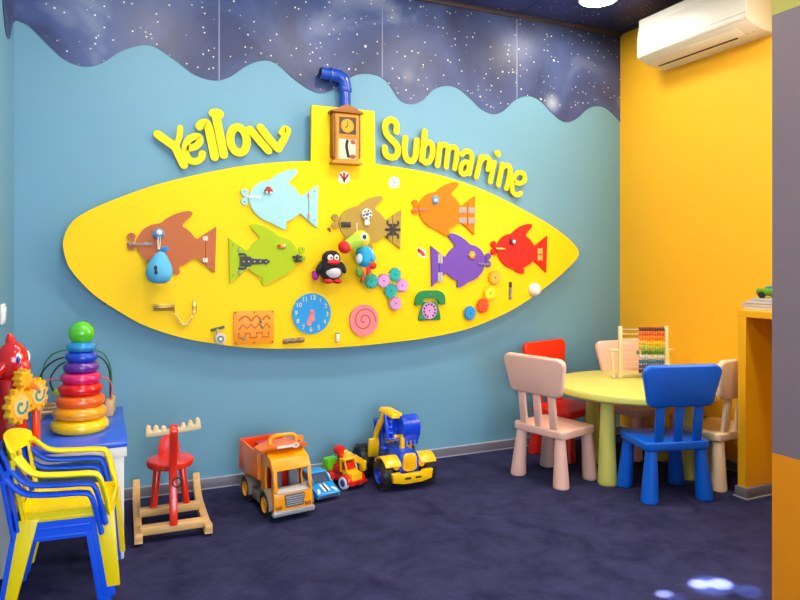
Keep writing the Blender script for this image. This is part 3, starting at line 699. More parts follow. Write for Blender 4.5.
# spiral maze disc
x, y, z = bt(363.4, 320.2); r = 14.6 * PXM
o = thing('spiral_disc', 'round salmon pink finger maze with a spiral groove', 'maze disc', (x, y, z))
MB().prism(ell(r, r * 1.05, 56), -0.012, 0, bev=0.0015).build('disc', M_PINK, o)
sp_ = [((0.006 + 0.0052 * a) * cos(a + 0.9), -(0.006 + 0.0052 * a) * 1.05 * sin(a + 0.9)) for a in [0.24 * k for k in range(80)] if 0.006 + 0.0052 * a < r * 0.82]
MB().stroke(sp_, 0.0065, -0.0128, -0.011, n=2).build('groove', mat('dark salmon groove', (176, 72, 70), 0.6), o)
MB().sph((0.004, -0.013, -0.006), (0.006, 0.005, 0.006), n=12).build('knob', M_STEEL, o)
for a in range(4): MB().sph((r * 0.93 * cos(a * pi / 2), -0.013, r * 0.97 * sin(a * pi / 2)), (0.0035, 0.002, 0.0035), n=8).build('screw', M_SCREW, o)

# slider maze board
x0, z1 = W(233.5, 311, YB); x1, z0 = W(273.5, 343, YB)
w_, h_ = x1 - x0, z1 - z0
o = thing('slider_maze', 'square orange board with three zigzag grooves for sliding knobs', 'maze board', ((x0 + x1) / 2, YB, (z0 + z1) / 2))
MB().prism(rrect(w_, h_, 0.006), -0.011, 0, bev=0.0012).build('plate', mat('orange maze board', (252, 152, 10), 0.45), o)
M_GRV = mat('burnt orange groove', (196, 92, 10), 0.6)
def grv(pts, sm): MB().stroke([(a * w_, b_ * h_) for a, b_ in pts], 0.009, -0.0118, -0.010, smooth=sm).build('groove', M_GRV, o)
grv([(-0.37, 0.22), (-0.30, 0.30), (-0.22, 0.34), (-0.13, 0.28), (-0.07, 0.20), (0.0, 0.30), (0.06, 0.34), (0.13, 0.28), (0.19, 0.2), (0.27, 0.3), (0.33, 0.33), (0.39, 0.24)], True)
grv([(-0.37, -0.04), (-0.28, 0.1), (-0.18, -0.03), (-0.08, 0.1), (0.02, -0.03), (0.12, 0.1), (0.22, -0.04), (0.31, 0.1), (0.39, -0.02)], False)
grv([(-0.38, -0.16), (-0.38, -0.3), (-0.22, -0.3), (-0.22, -0.17), (-0.1, -0.17), (-0.1, -0.3), (0.06, -0.3), (0.06, -0.17), (0.2, -0.17), (0.2, -0.3), (0.36, -0.3), (0.36, -0.16)], False)
for a, b_ in ((0.17, 0.18), (0.21, 0.0), (-0.26, -0.31)): MB().sph((a * w_, -0.016, b_ * h_), (0.009, 0.007, 0.009), n=12).build('slider_knob', M_STEEL, o)
for a in (-0.46, 0, 0.46):
    for b_ in (-0.45, 0.45): MB().sph((a * w_, -0.011, b_ * h_), (0.004, 0.002, 0.004), n=8).build('screw', M_BLACKM, o)

# telephone panel
x0, z0 = W(429, 320, YB)
o = thing('telephone_panel', 'green wooden cut-out telephone with a lilac dial', 'telephone', (x0, YB, z0))
M_GRN = mat('dark green board', (4, 128, 62), 0.42)
S = 30 * PXM
bp_ = [(-0.40, 0), (0.40, 0), (0.41, 0.10), (0.36, 0.3), (0.30, 0.5), (0.24, 0.62), (-0.22, 0.62), (-0.28, 0.5), (-0.36, 0.3), (-0.41, 0.1)]
MB().prism([(a * S, b_ * S) for a, b_ in bp_], -0.011, 0, bev=0.0012).build('body', M_GRN, o)
hs = [(-0.56, 0.55), (-0.55, 0.75), (-0.47, 0.9), (-0.3, 0.985), (0, 1.0), (0.3, 0.985), (0.48, 0.9), (0.56, 0.75), (0.56, 0.55), (0.5, 0.51), (0.34, 0.53), (0.3, 0.62), (0.24, 0.71), (0, 0.74), (-0.23, 0.71), (-0.29, 0.62), (-0.33, 0.53), (-0.5, 0.51)]
MB().prism([tuple(p) for p in spline([(a * S, b_ * S) for a, b_ in hs], 4, True)], -0.02, -0.009, bev=0.001).build('handset', M_GRN, o)
dm = MB().prism(ell(0.27 * S, 0.28 * S, 40, -0.02 * S, 0.32 * S), -0.015, -0.010, bev=0.001).build('dial', M_LIL, o)
hb = MB()
for k in range(11):
    a = k * 2 * pi / 12 - 0.9
    hb.prism(ell(0.035 * S, 0.038 * S, 12, (-0.02 + 0.205 * cos(a)) * S, (0.32 + 0.215 * sin(a)) * S), -0.0165, -0.0145)
hb.build('finger_holes', mat('dark finger hole', (60, 50, 70), 0.6), dm)
MB().sph((-0.02 * S, -0.016, 0.32 * S), (0.004, 0.003, 0.004), n=8).build('pivot', M_BLACKM, dm)
MB().sph((0, -0.021, 0.88 * S), (0.004, 0.002, 0.004), n=8).build('screw', M_SCREW, o)

# door chain, bolts, castor and other hardware
x, y, z = bt(164, 307)
o = thing('door_chain', 'brass sliding door chain with its chain hanging in a loop', 'door chain', (x, y, z))
MB().box((0, -0.003, 0), (0.1, 0.006, 0.036), None, 0.002).build('track_plate', M_BRASS, o)
MB().cyl((-0.046, -0.010, 0), (0.046, -0.010, 0), 0.009, n=16, bev=0.002).build('track', M_BRASS, o)
xk = W(194.5, 306, YB)[0] - x
MB().box((xk, -0.004, 0.0), (0.022, 0.008, 0.056), None, 0.002).box((xk, -0.012, -0.002), (0.016, 0.014, 0.014), None, 0.003).build('keeper', M_BRASS, o)
chain(o, (0.045, -0.012), (xk, -0.014), 0.075, 20, 0.007, M_BRASS, y=-0.012)

x, y, z = bt(219.5, 337)
o = thing('castor_wheel', 'grey and white castor wheel hung under a small dark green bar', 'castor', (x, y, z))
MB().box((-0.010, -0.005, 0.043), (0.07, 0.01, 0.014), (0, -0.22, 0), 0.002).build('bar', mat('dark olive metal', (86, 84, 44), 0.4), o)
MB().box((-0.012, -0.016, 0.02), (0.012, 0.012, 0.046), None, 0.003).build('fork', mat('matt zinc', (190, 180, 164), 0.4), o)
tw = MB().cyl((0, -0.012, -0.006), (0, -0.034, -0.006), 0.028, n=28, bev=0.004).build('tyre', mat('pale grey rubber', (196, 192, 182), 0.5), o)
MB().cyl((0, -0.034, -0.006), (0, -0.037, -0.006), 0.016, n=20).build('hub', mat('dark hub', (96, 90, 78), 0.4), tw)
MB().cyl((0, -0.037, -0.006), (0, -0.039, -0.006), 0.008, n=16).build('hub_cap', M_WHITE, tw)

x, y, z = bt(293.5, 340.3)
o = thing('barrel_bolt', 'dull bronze barrel bolt lying along the bottom edge of the board', 'bolt', (x, y, z), 0)
M_BRZ = mat('dull bronze', (160, 128, 96), 0.4, 0.1, metal=0.5)
MB().box((0, -0.002, 0), (0.115, 0.004, 0.026), (0, -0.04, 0), 0.001).build('plate', M_BRZ, o)
MB().cyl((-0.056, -0.009, -0.002), (0.058, -0.009, 0.003), 0.007, n=14, bev=0.001).build('bar', M_BRZ, o)
for dx in (-0.04, -0.004, 0.034): MB().box((dx, -0.008, dx * 0.04), (0.014, 0.015, 0.028), None, 0.003).build('bracket', M_BRZ, o)

x, y, z = bt(336.8, 337.4)
o = thing('roller_catch', 'tiny white roller catch near the bottom of the board right of the blue clock', 'catch', (x, y, z))
MB().cyl((0, -0.014, -0.022), (0, -0.014, 0.018), 0.012, n=18, bev=0.002).build('roller', mat('cream roller', (236, 226, 196), 0.35), o)
MB().box((0, -0.003, 0), (0.02, 0.006, 0.056), None, 0.002).build('plate', M_BRASS, o)
MB().box((0, -0.012, 0.024), (0.018, 0.022, 0.006), None, 0.002).build('end_clip', M_STEEL, o)

x, y, z = bt(510, 290.5)
o = thing('slide_bolt', 'small upright steel slide bolt left of the white push light', 'bolt', (x, y, z))
MB().box((0, -0.002, -0.018), (0.02, 0.004, 0.07), None, 0.001).build('plate', M_STEEL, o)
MB().cyl((0, -0.008, -0.055), (0, -0.008, 0.02), 0.005, n=12).build('bar', M_STEEL, o)
MB().box((0, -0.006, 0.036), (0.016, 0.008, 0.034), None, 0.002).build('keeper', M_BLACKM, o)
for dz in (-0.04, 0.0): MB().box((0, -0.007, dz), (0.018, 0.012, 0.01), None, 0.002).build('bracket', M_STEEL, o)

x, y, z = bt(534, 289.5)
o = thing('push_light', 'round white push light near the right tip of the submarine', 'push light', (x, y, z))
MB().lathe([(0, 0), (0.04, 0.0), (0.04, 0.012), (0.036, 0.016), (0, 0.016)], (0, 0, 0), (radians(90), 0, 0), 32).build('base', M_WHITE, o)
MB().lathe([(0.036, 0.014), (0.034, 0.026), (0.026, 0.036), (0.014, 0.041), (0, 0.042)], (0, 0, 0), (radians(90), 0, 0), 32).build('dome', mat('frosted white dome', (250, 240, 220), 0.4), o)

# stickers
def sticker(px, py, lab, base, blots):
    x, y, z = bt(px, py)
    o = thing('sticker', lab, 'sticker', (x, y, z), 0, 'little stickers on the submarine board')
    MB().prism([tuple(p) for p in spline([(a * PXM, b_ * PXM) for a, b_ in base], 4, True)], -0.0012, 0).build('backing', mat('white sticker paper', (244, 238, 226), 0.5), o, smooth=False)
    for m, pts, wd in blots:
        MB().stroke([(a * PXM, b_ * PXM) for a, b_ in pts], wd * PXM, -0.0022, -0.001).build('print', m, o, smooth=False)
M_STR = mat('red sticker ink', (206, 40, 30), 0.5); M_STG = mat('grey green sticker ink', (120, 150, 100), 0.5)
rnd = [(6, 0), (4.4, 4.6), (0, 5.8), (-4.2, 4.2), (-5.6, 0), (-4.4, -4.4), (0, -5.6), (4.6, -4)]
sticker(344, 177.5, 'small red coral sticker just under the wall clock', rnd, [(M_STR, [(0, -4), (0, 4)], 1.8), (M_STR, [(-3.6, 2.6), (-1, -1), (0, -3)], 1.8), (M_STR, [(3.8, 2.6), (1.4, -1), (0, -3)], 1.8)])
sticker(394, 182.5, 'small white sticker with a grey-green flower left of the orange fish', rnd, [(M_STG, [(3 * cos(a), 3 * sin(a)), (3.6 * cos(a), 3.6 * sin(a))], 1.4) for a in [k * pi / 3 for k in range(6)]] + [(M_STG, [(-0.4, 0), (0.4, 0)], 1.6)])
sticker(421.5, 252.5, 'small red fish sticker left of the purple fish', [(5, -2), (3, 2.4), (-1, 4), (-5, 4.6), (-4, 1), (-3, -2), (0, -4.4), (4, -5)], [(M_STR, [(-2.6, 1.8), (0, 0), (2, -2)], 3.8), (M_STR, [(-3.4, 3.2), (-2.6, 2)], 2)])
x, y, z = bt(328.6, 229)
o = thing('door_hook', 'tiny brown hook screwed to the board left of the khaki fish', 'hook', (x, y, z))
MB().cyl((0, 0, 0), (0, -0.012, 0), 0.008, n=14).build('rose', mat('brown hook', (150, 84, 40), 0.4), o)
MB().tube(spline([(0, -0.010, 0.012), (0, -0.014, 0), (0, -0.018, -0.012), (0, -0.028, -0.014), (0, -0.03, -0.004)], 4), 0.0035, 8).build('prong', mat('brown hook', (150, 84, 40), 0.4), o)

# ---- plush toys pinned on the board
x, y, z = bt(331, 267, 3.37)
P = thing('plush_penguin', 'black plush penguin with a red bill and red feet on the yellow board', 'plush toy', (x, YB, z - 0.075))
M_BPL = mat('black plush', (30, 28, 32), 0.85, 0.1, scale=40, bump=0.3); M_RPL = mat('red plush', (216, 32, 26), 0.7, 0.06, scale=40); M_WPL = mat('pale grey plush', (206, 202, 206), 0.85, 0.05, scale=40)
MB().lathe([(0, 0.0), (0.036, 0.006), (0.056, 0.03), (0.06, 0.06), (0.05, 0.09), (0.046, 0.105), (0.05, 0.12), (0.046, 0.14), (0.028, 0.158), (0, 0.164)], (0, -0.052, 0.0), None, 28, (1, 0.85, 1)).build('body', M_BPL, P)
MB().sph((0.002, -0.08, 0.048), (0.044, 0.026, 0.034), n=22).build('belly', M_WPL, P)
for s in (-1, 1):
    MB().sph((s * 0.062, -0.055, 0.072), (0.016, 0.022, 0.036), (0, s * -0.5, 0), 16).build('wing', M_BPL, P)
    e_ = MB().sph((s * 0.017, -0.09, 0.124), (0.016, 0.010, 0.017), n=16).build('eye', M_WHITE, P)
    MB().sph((s * 0.015, -0.0995, 0.124), (0.005, 0.003, 0.006), n=10).build('pupil', M_BLACK, e_)
    MB().sph((s * 0.026, -0.075, 0.0), (0.026, 0.036, 0.013), n=16).build('foot', M_RPL, P)
MB().sph((0, -0.098, 0.1), (0.034, 0.022, 0.014), n=18).build('bill', M_RPL, P)
MB().sph((-0.078, -0.03, 0.028), (0.02, 0.016, 0.024), (0, 0.3, 0), 12).sph((-0.09, -0.03, 0.042), (0.012, 0.01, 0.012), n=12).build('purple_bow', mat('magenta felt', (176, 24, 150), 0.7), P)

x, y, z = bt(358, 262, 3.36)
P = thing('plush_toucan', 'bright plush toucan with a big yellow bill hanging over the khaki fish', 'plush toy', (x, YB - 0.02, z))
M_YPL = mat('yellow plush', (248, 214, 30), 0.8, 0.06, scale=40); M_LPL = mat('lime plush', (170, 206, 60), 0.8, 0.06, scale=40); M_CPL = mat('turquoise plush', (24, 160, 200), 0.8, 0.08, scale=40)
MB().sph((0.012, -0.05, 0.122), (0.05, 0.038, 0.048), n=22).build('head', M_YPL, P)
MB().lathe([(0, -0.06), (0.022, -0.05), (0.034, -0.02), (0.04, 0.02), (0.036, 0.045), (0, 0.05)], (-0.042, -0.07, 0.1), Matrix.Rotation(radians(62), 4, 'Y'), 20, (1, 0.9, 1)).build('bill', M_LPL, P)
MB().sph((-0.088, -0.075, 0.078), (0.036, 0.032, 0.033), (0, 0.5, 0), 18).build('bill_tip', M_RPL, P)
e_ = MB().sph((0.016, -0.088, 0.134), (0.021, 0.010, 0.023), n=16).build('eye', M_WHITE, P)
MB().sph((0.016, -0.097, 0.134), (0.011, 0.005, 0.013), n=12).build('pupil', M_BLACK, e_)
MB().lathe([(0, -0.075), (0.026, -0.06), (0.042, -0.02), (0.042, 0.015), (0.03, 0.05), (0.024, 0.07), (0, 0.075)], (0.03, -0.045, 0.035), (0, -0.12, 0), 22, (1, 0.85, 1)).build('body', M_CPL, P)
MB().sph((0.07, -0.05, 0.04), (0.02, 0.016, 0.045), (0, -0.5, 0), 14).build('wing', mat('sky blue plush', (72, 170, 220), 0.8), P)
MB().sph((0.0, -0.06, 0.02), (0.02, 0.02, 0.03), (0, 0.3, 0), 14).build('wing', mat('pale felt', (196, 214, 220), 0.8), P)
fs = [((0.03, -0.04), (0.02, 0.012, 0.03), 'orange felt', (240, 140, 30)), ((0.0, -0.055), (0.018, 0.012, 0.03), 'leaf green felt', (90, 150, 50)), ((0.055, -0.05), (0.016, 0.012, 0.034), 'red felt', (214, 50, 30)), ((0.02, -0.085), (0.014, 0.012, 0.03), 'brown felt', (150, 90, 50)), ((0.05, -0.085), (0.012, 0.012, 0.03), 'green felt', (60, 140, 90)), ((0.075, -0.02), (0.02, 0.012, 0.02), 'red felt', (214, 50, 30))]
for i, ((dx, dz), r, n, c) in enumerate(fs): MB().sph((dx, -0.05 - 0.004 * i, dz), r, (0, (i - 2) * 0.25, 0), 12).build('tail_tuft', mat(n, c, 0.8), P)
MB().tube(spline([(0.0, -0.03, 0.165), (0.0, -0.02, 0.19), (0.004, -0.016, 0.21)], 4), 0.003, 8).build('loop', M_CORD, P)
# ------------------------------------------------------------------ round children's table
M_LIMET = mat('pale lime table plastic', (222, 220, 108), 0.4, 0.02)
TX, TY = 2.722, 2.865
o = thing('round_table', 'round pale lime children\'s table with cone legs by the yellow wall', 'table', (TX, TY, 0))
MB().lathe([(0, 0.432), (0.415, 0.432), (0.435, 0.436), (0.445, 0.446), (0.445, 0.468), (0.439, 0.477), (0.42, 0.481), (0, 0.481)], n=80).build('table_top', M_LIMET, o)
LEGP = [(0.0, 0.0), (0.047, 0.0), (0.05, 0.006), (0.049, 0.02), (0.034, 0.40), (0.033, 0.432), (0, 0.432)]
for lx, ly in ((-0.322, -0.144), (0.148, -0.251), (-0.132, 0.195), (0.268, 0.065)):
    MB().lathe(LEGP, (0, 0, 0)).build('leg', M_LIMET, o, loc=(lx, ly, 0))

# ------------------------------------------------------------------ children's chairs (facing +Y)
def kid_chair(label, m, loc, rz):
    o = thing('child_chair', label, 'chair', loc, rz, 'plastic chairs round the lime table')
    MB().prism(rrect(0.335, 0.282, 0.03, 5, cz=0.0, top=0.34), -0.008, 0.034, M=TR((0, 0, 0.255), (radians(90), 0, 0)), bev=0.008, seg=3).build('seat', m, o)
    for sx in (-1, 1):
        for sy in (-1, 1):
            lg = MB().lathe([(0, 0), (0.038, 0), (0.042, 0.006), (0.041, 0.02), (0.028, 0.235), (0.027, 0.25), (0, 0.25)], (0, 0, 0), None, 28)
            for v in lg.bm.verts: v.co.x -= sx * 0.016 * v.co.z / 0.25; v.co.y -= sy * 0.012 * v.co.z / 0.25
            lg.build('leg', m, o, loc=(sx * 0.145, sy * 0.122, 0))
    tilt = radians(7)
    for dx in (-0.1, 0, 0.1):
        MB().box((dx, -0.122 - 0.09 * sin(tilt), 0.375), (0.046, 0.02, 0.21), (tilt, 0, 0), 0.006, 3, (0.92, 1)).build('back_post', m, o)
    MB().prism(rrect(0.35, 0.205, 0.04, 7, top=0.405), -0.017, 0.017, M=TR((0, -0.122 - 0.275 * sin(tilt), 0.563), (tilt, 0, 0)), bev=0.011, seg=3).build('backrest', m, o)
    return o
M_PINKC = mat('salmon pink chair plastic', (244, 192, 172), 0.4, 0.02); M_PALE = mat('pale pink chair plastic', (250, 204, 190), 0.4, 0.02)
M_REDC = mat('red chair plastic', (232, 36, 10), 0.35, 0.02); M_BLUEC = mat('royal blue chair plastic', (0, 106, 232), 0.35, 0.02); M_CREAM = mat('cream chair plastic', (244, 222, 184), 0.4, 0.02)
pink = kid_chair('salmon pink plastic chair with its back to us at the left of the lime table', M_PINKC, (2.222, 2.935, 0), radians(14 - 90))
def next_chair(label, m, loc, ang):
    c = dup(pink, loc, radians(ang - 90), label)
    recolour(c, {k: m for k in ('seat', 'leg', 'back_post', 'backrest')})
    return c
next_chair('royal blue plastic chair pulled up to the near side of the lime table', M_BLUEC, (2.568, 2.505, 0), 75)
next_chair('red plastic chair behind the salmon pink chair, next to the blue wall', M_REDC, (2.565, 3.268, 0), -74)
next_chair('pale pink plastic chair in the corner behind the abacus', M_PALE, (2.988, 3.095, 0), -93)
next_chair('cream plastic chair between the yellow counter panel and the lime table', M_CREAM, (2.98, 2.545, 0), 94)

# ------------------------------------------------------------------ abacus
M_BIRCH = wood('birch', (236, 214, 160), (246, 228, 182), 5)
ax, ay = 2.848, 2.93
o = thing('abacus', 'wooden abacus with ten rows of coloured beads on the lime table', 'abacus', (ax, ay, 0.481), -0.36)
HB, WB = 0.305, 0.272
lean = radians(-4)
for s in (-1, 1):
    MB().box((s * WB / 2, 0, HB / 2), (0.020, 0.022, HB), None, 0.003).build('post', M_BIRCH, o)
    MB().box((s * (WB / 2 + 0.03), 0.035, 0.085), (0.016, 0.016, 0.17), (radians(-14), 0, 0), 0.002).build('stand_leg', M_BIRCH, o)
    MB().cyl((s * (WB / 2 + 0.005), 0.0, 0.165), (s * (WB / 2 + 0.045), 0.02, 0.165), 0.008, n=12).build('stand_peg', M_BIRCH, o)
MB().box((0, 0.058, 0.012), (WB + 0.07, 0.016, 0.02), None, 0.002).build('stand_bar', M_BIRCH, o)
M_ROD = mat('pale metal rod', (226, 214, 196), 0.35)
cols = [('plum bead', (126, 48, 58)), ('vermilion bead', (236, 104, 56)), ('orange bead', (255, 132, 16)), ('yellow bead', (255, 206, 30)), ('lime bead', (186, 196, 50)), ('green bead', (56, 144, 50)), ('grey white bead', (226, 220, 214)), ('blue bead', (34, 124, 176)), ('slate bead', (70, 84, 124)), ('dark brown bead', (62, 40, 40))]
bead0 = None
for r in range(10):
    z = HB - 0.018 - r * 0.0268
    MB().cyl((-WB / 2, 0, z), (WB / 2, 0, z), 0.002, n=8).build('rod', M_ROD, o)
    m = mat(cols[r][0], cols[r][1], 0.3, coat=0.3)
    b0 = MB().lathe([(0.003, -0.0072), (0.009, -0.006), (0.0126, -0.002), (0.0126, 0.002), (0.009, 0.006), (0.003, 0.0072)], (0, 0, 0), (0, pi / 2, 0), 16).build('bead', m, o)
    for k in range(10):
        q = b0 if k == 0 else b0.copy()
        if k: C.objects.link(q); q.parent = o
        x = WB / 2 - 0.019 - 0.0151 * k
        if r == 5 and k == 9: x -= 0.012
        q.location = (x, 0, z)

# ------------------------------------------------------------------ low blue-topped table in the left corner
M_BTOP = mat('blue table laminate', (44, 96, 224), 0.3, 0.03, coat=0.2); M_WTAB = mat('off white table paint', (232, 230, 224), 0.45, 0.03)
tx0, tx1, ty0, ty1, th = XL + 0.012, 0.089, 2.784, 3.475, 0.46
o = thing('play_table', 'low table with a blue top and white legs in the left corner', 'table', ((tx0 + tx1) / 2, (ty0 + ty1) / 2, 0))
w_, d_ = tx1 - tx0, ty1 - ty0
MB().box((0, 0, th - 0.011), (w_, d_, 0.022), None, 0.003).build('table_top', M_BTOP, o)
MB().box((0, 0, th - 0.041), (w_ - 0.006, d_ - 0.006, 0.038), None, 0.003).build('apron', M_WTAB, o)
for sx in (-1, 1):
    for sy in (-1, 1):
        MB().box((sx * (w_ / 2 - 0.045), sy * (d_ / 2 - 0.045), (th - 0.06) / 2), (0.065, 0.065, th - 0.06), None, 0.004).build('leg', M_WTAB, o)

# stacking rings
sx_, sy_ = -0.085, 3.04
o = thing('stacking_rings', 'tall tower of rainbow stacking rings with a green ball on the blue table', 'stacking toy', (sx_, sy_, th))
rr = [(0.118, (255, 206, 10), 'ring yellow'), (0.110, (255, 166, 10), 'ring amber'), (0.101, (246, 100, 20), 'ring orange'), (0.091, (222, 26, 24), 'ring red'), (0.083, (216, 30, 104), 'ring magenta'), (0.073, (98, 42, 150), 'ring violet'), (0.067, (8, 66, 196), 'ring blue'), (0.061, (26, 140, 206), 'ring sky')]
M_LGRN = mat('apple green plastic', (84, 196, 36), 0.2, coat=0.6)
MB().cyl((0, 0, 0), (0.008, 0, 0.42), 0.018, n=16).build('pole', M_LGRN, o)
z = 0.0
for k, (R0, c, n) in enumerate(rr):
    t = 0.027 - 0.0009 * k
    m = mat(n, c, 0.2, coat=0.6)
    z += t * (1 if k == 0 else 0.93)
    MB().tor((0.018 * z, 0, z), R0 - t * 1.15, t * 1.15, (0.02 * (-1) ** k, 0.03, 0), 48, 18, (1, 1, 0.87)).build('ring', m, o)
    z += t * 0.93
MB().sph((0.018 * z, 0, z + 0.036), (0.053, 0.053, 0.048), n=28).build('ball', M_LGRN, o)

o.scale = (0.94, 0.94, 1.02)
# bead maze
o = thing('bead_maze', 'wooden bead maze with looping green, black and pink wires behind the stacking rings', 'bead maze', (-0.11, 3.35, th), -0.10)
M_BEECH = wood('beech', (206, 164, 104), (226, 190, 132), 5)
for s in (-1, 1):
    MB().box((s * 0.145, 0, 0.035), (0.032, 0.15, 0.07), None, 0.004).build('end_block', M_BEECH, o)
for yy, zz in ((-0.05, 0.03), (0.05, 0.03), (0.0, 0.055)):
    MB().cyl((-0.14, yy, zz), (0.14, yy, zz), 0.009, n=12).build('rail', M_BEECH, o)
def wire(name, col, pts, r=0.0035): MB().tube(spline(pts, 8), r, 8).build('wire', mat(name, col, 0.35), o)
wire('green wire', (30, 130, 60), [(-0.145, 0.05, 0.06), (-0.143, 0.05, 0.2), (-0.10, 0.05, 0.275), (0.0, 0.05, 0.295), (0.10, 0.05, 0.275), (0.14, 0.05, 0.2), (0.145, 0.05, 0.06)])
wire('black wire', (24, 26, 32), [(-0.148, 0.0, 0.06), (-0.145, 0.0, 0.18), (-0.09, 0.0, 0.25), (0.0, 0.0, 0.27), (0.09, 0.0, 0.265), (0.138, 0.0, 0.2), (0.143, 0.0, 0.06)])
wire('black wire', (24, 26, 32), [(-0.03, -0.03, 0.06), (-0.075, -0.03, 0.10), (-0.10, -0.03, 0.17), (-0.06, -0.03, 0.235), (0.0, -0.03, 0.25), (0.07, -0.03, 0.22), (0.06, -0.03, 0.12), (0.03, -0.03, 0.06)])
wire('pink wire', (222, 110, 120), [(-0.14, -0.05, 0.06), (-0.135, -0.05, 0.14), (-0.10, -0.05, 0.175), (0.0, -0.05, 0.165), (0.10, -0.05, 0.175), (0.15, -0.05, 0.15), (0.152, -0.05, 0.06)])
MB().box((-0.075, -0.03, 0.115), (0.026, 0.026, 0.026), (0.3, 0.5, 0.3), 0.004).build('bead', mat('lime bead gloss', (190, 206, 30), 0.3), o)
MB().sph((-0.148, 0.0, 0.075), 0.014, n=14).build('bead', mat('green bead', (56, 144, 50), 0.3), o)

# red dragon with gears
o = thing('toy_dragon', 'glossy red plastic dragon toy holding yellow gears on the blue table', 'toy', (-0.311, 2.865, th), 0.0)
M_RG = mat('glossy red plastic', (214, 16, 14), 0.16, coat=0.8); M_YG = mat('warm yellow plastic', (252, 178, 24), 0.3); M_OG = mat('orange plastic', (244, 120, 20), 0.3)
MB().lathe([(0, 0), (0.062, 0.0), (0.066, 0.02), (0.058, 0.08), (0.046, 0.14), (0.036, 0.19), (0.038, 0.23), (0, 0.25)], (0, 0, 0), (0, -0.03, 0), 28).build('body', M_RG, o)
hd = MB().sph((0.004, 0, 0.29), (0.058, 0.056, 0.066), n=26).sph((0.035, -0.02, 0.268), (0.036, 0.036, 0.028), n=20).build('head', M_RG, o)
MB().lathe([(0, 0), (0.02, 0), (0.018, 0.018), (0.009, 0.034), (0, 0.04)], (-0.002, 0, 0.345), (0, -0.15, 0), 16).build('crest', M_RG, hd)
for s in (-1, 1):
    MB().sph((-0.036, s * 0.04, 0.262), (0.020, 0.02, 0.045), (0, 0.7, 0), 14).build('ear', M_RG, hd)
e_ = MB().sph((0.026, -0.043, 0.298), (0.013, 0.010, 0.022), n=16).build('eye', M_WHITE, hd)
MB().sph((0.029, -0.052, 0.296), (0.007, 0.004, 0.013), n=12).build('pupil', mat('blue pupil', (40, 60, 150), 0.2), e_)
e_ = MB().sph((0.055, 0.012, 0.298), (0.010, 0.013, 0.022), n=16).build('eye', M_WHITE, hd)
for s in (-1, 1): MB().sph((0.04, s * 0.04 - 0.02, 0.018), (0.062, 0.036, 0.024), (0, 0, -0.4 * s), 18).build('foot', M_RG, o)
MB().tube(spline([(-0.03, 0.03, 0.05), (-0.045, 0.08, 0.03), (-0.03, 0.14, 0.025)], 5), [0.035 - 0.002 * k for k in range(11)], 14).build('tail', M_RG, o)
def bigear(c, r, rot, th_=0.03):
    M = TR(c, rot)
    g = MB().prism(gear_poly(r, 11, 0.2), -th_ / 2, th_ / 2, M=M, bev=0.002).build('gear', M_YG, o)
    MB().prism(ell(r * 0.62, r * 0.62, 28), -th_ / 2 - 0.003, -th_ / 2, M=M).build('gear_face', mat('pale orange disc', (246, 196, 110), 0.3), g)
    sb = MB(); 
    sb.stroke([((0.1 + 0.075 * a) * r * cos(a + 1), (0.1 + 0.075 * a) * r * sin(a + 1)) for a in [0.35 * k for k in range(17)]], r * 0.14, -th_ / 2 - 0.005, -th_ / 2 - 0.0025, n=2)
    bmesh.ops.transform(sb.bm, matrix=M, verts=sb.bm.verts[:]); sb.build('swirl', mat('turquoise swirl', (40, 150, 170), 0.3), g)
    return g
bigear((0.03, -0.085, 0.15), 0.06, (0, 0, 0.9))
bigear((0.085, -0.01, 0.175), 0.056, (0, 0, 0.9))
MB().prism(gear_poly(0.034, 9, 0.25), -0.02, 0.02, M=TR((0.045, -0.06, 0.235), (0, 0, 0.9)), bev=0.002).build('gear', M_YG, o)
MB().tube(spline([(0.03, -0.03, 0.19), (0.065, -0.045, 0.21), (0.09, -0.015, 0.19), (0.11, 0.02, 0.16)], 5), 0.013, 10).build('arm', M_OG, o)
MB().tube(spline([(0.02, -0.03, 0.16), (0.04, -0.06, 0.14), (0.05, -0.08, 0.125)], 5), 0.013, 10).build('arm', M_RG, o)
MB().cyl((0.085, 0.02, 0.0), (0.085, 0.02, 0.12), 0.017, 0.014, bev=0.003).build('gear_post', mat('red orange toy plastic', (240, 72, 16), 0.28, coat=0.2), o)

o.scale = (0.93, 0.93, 1.12)
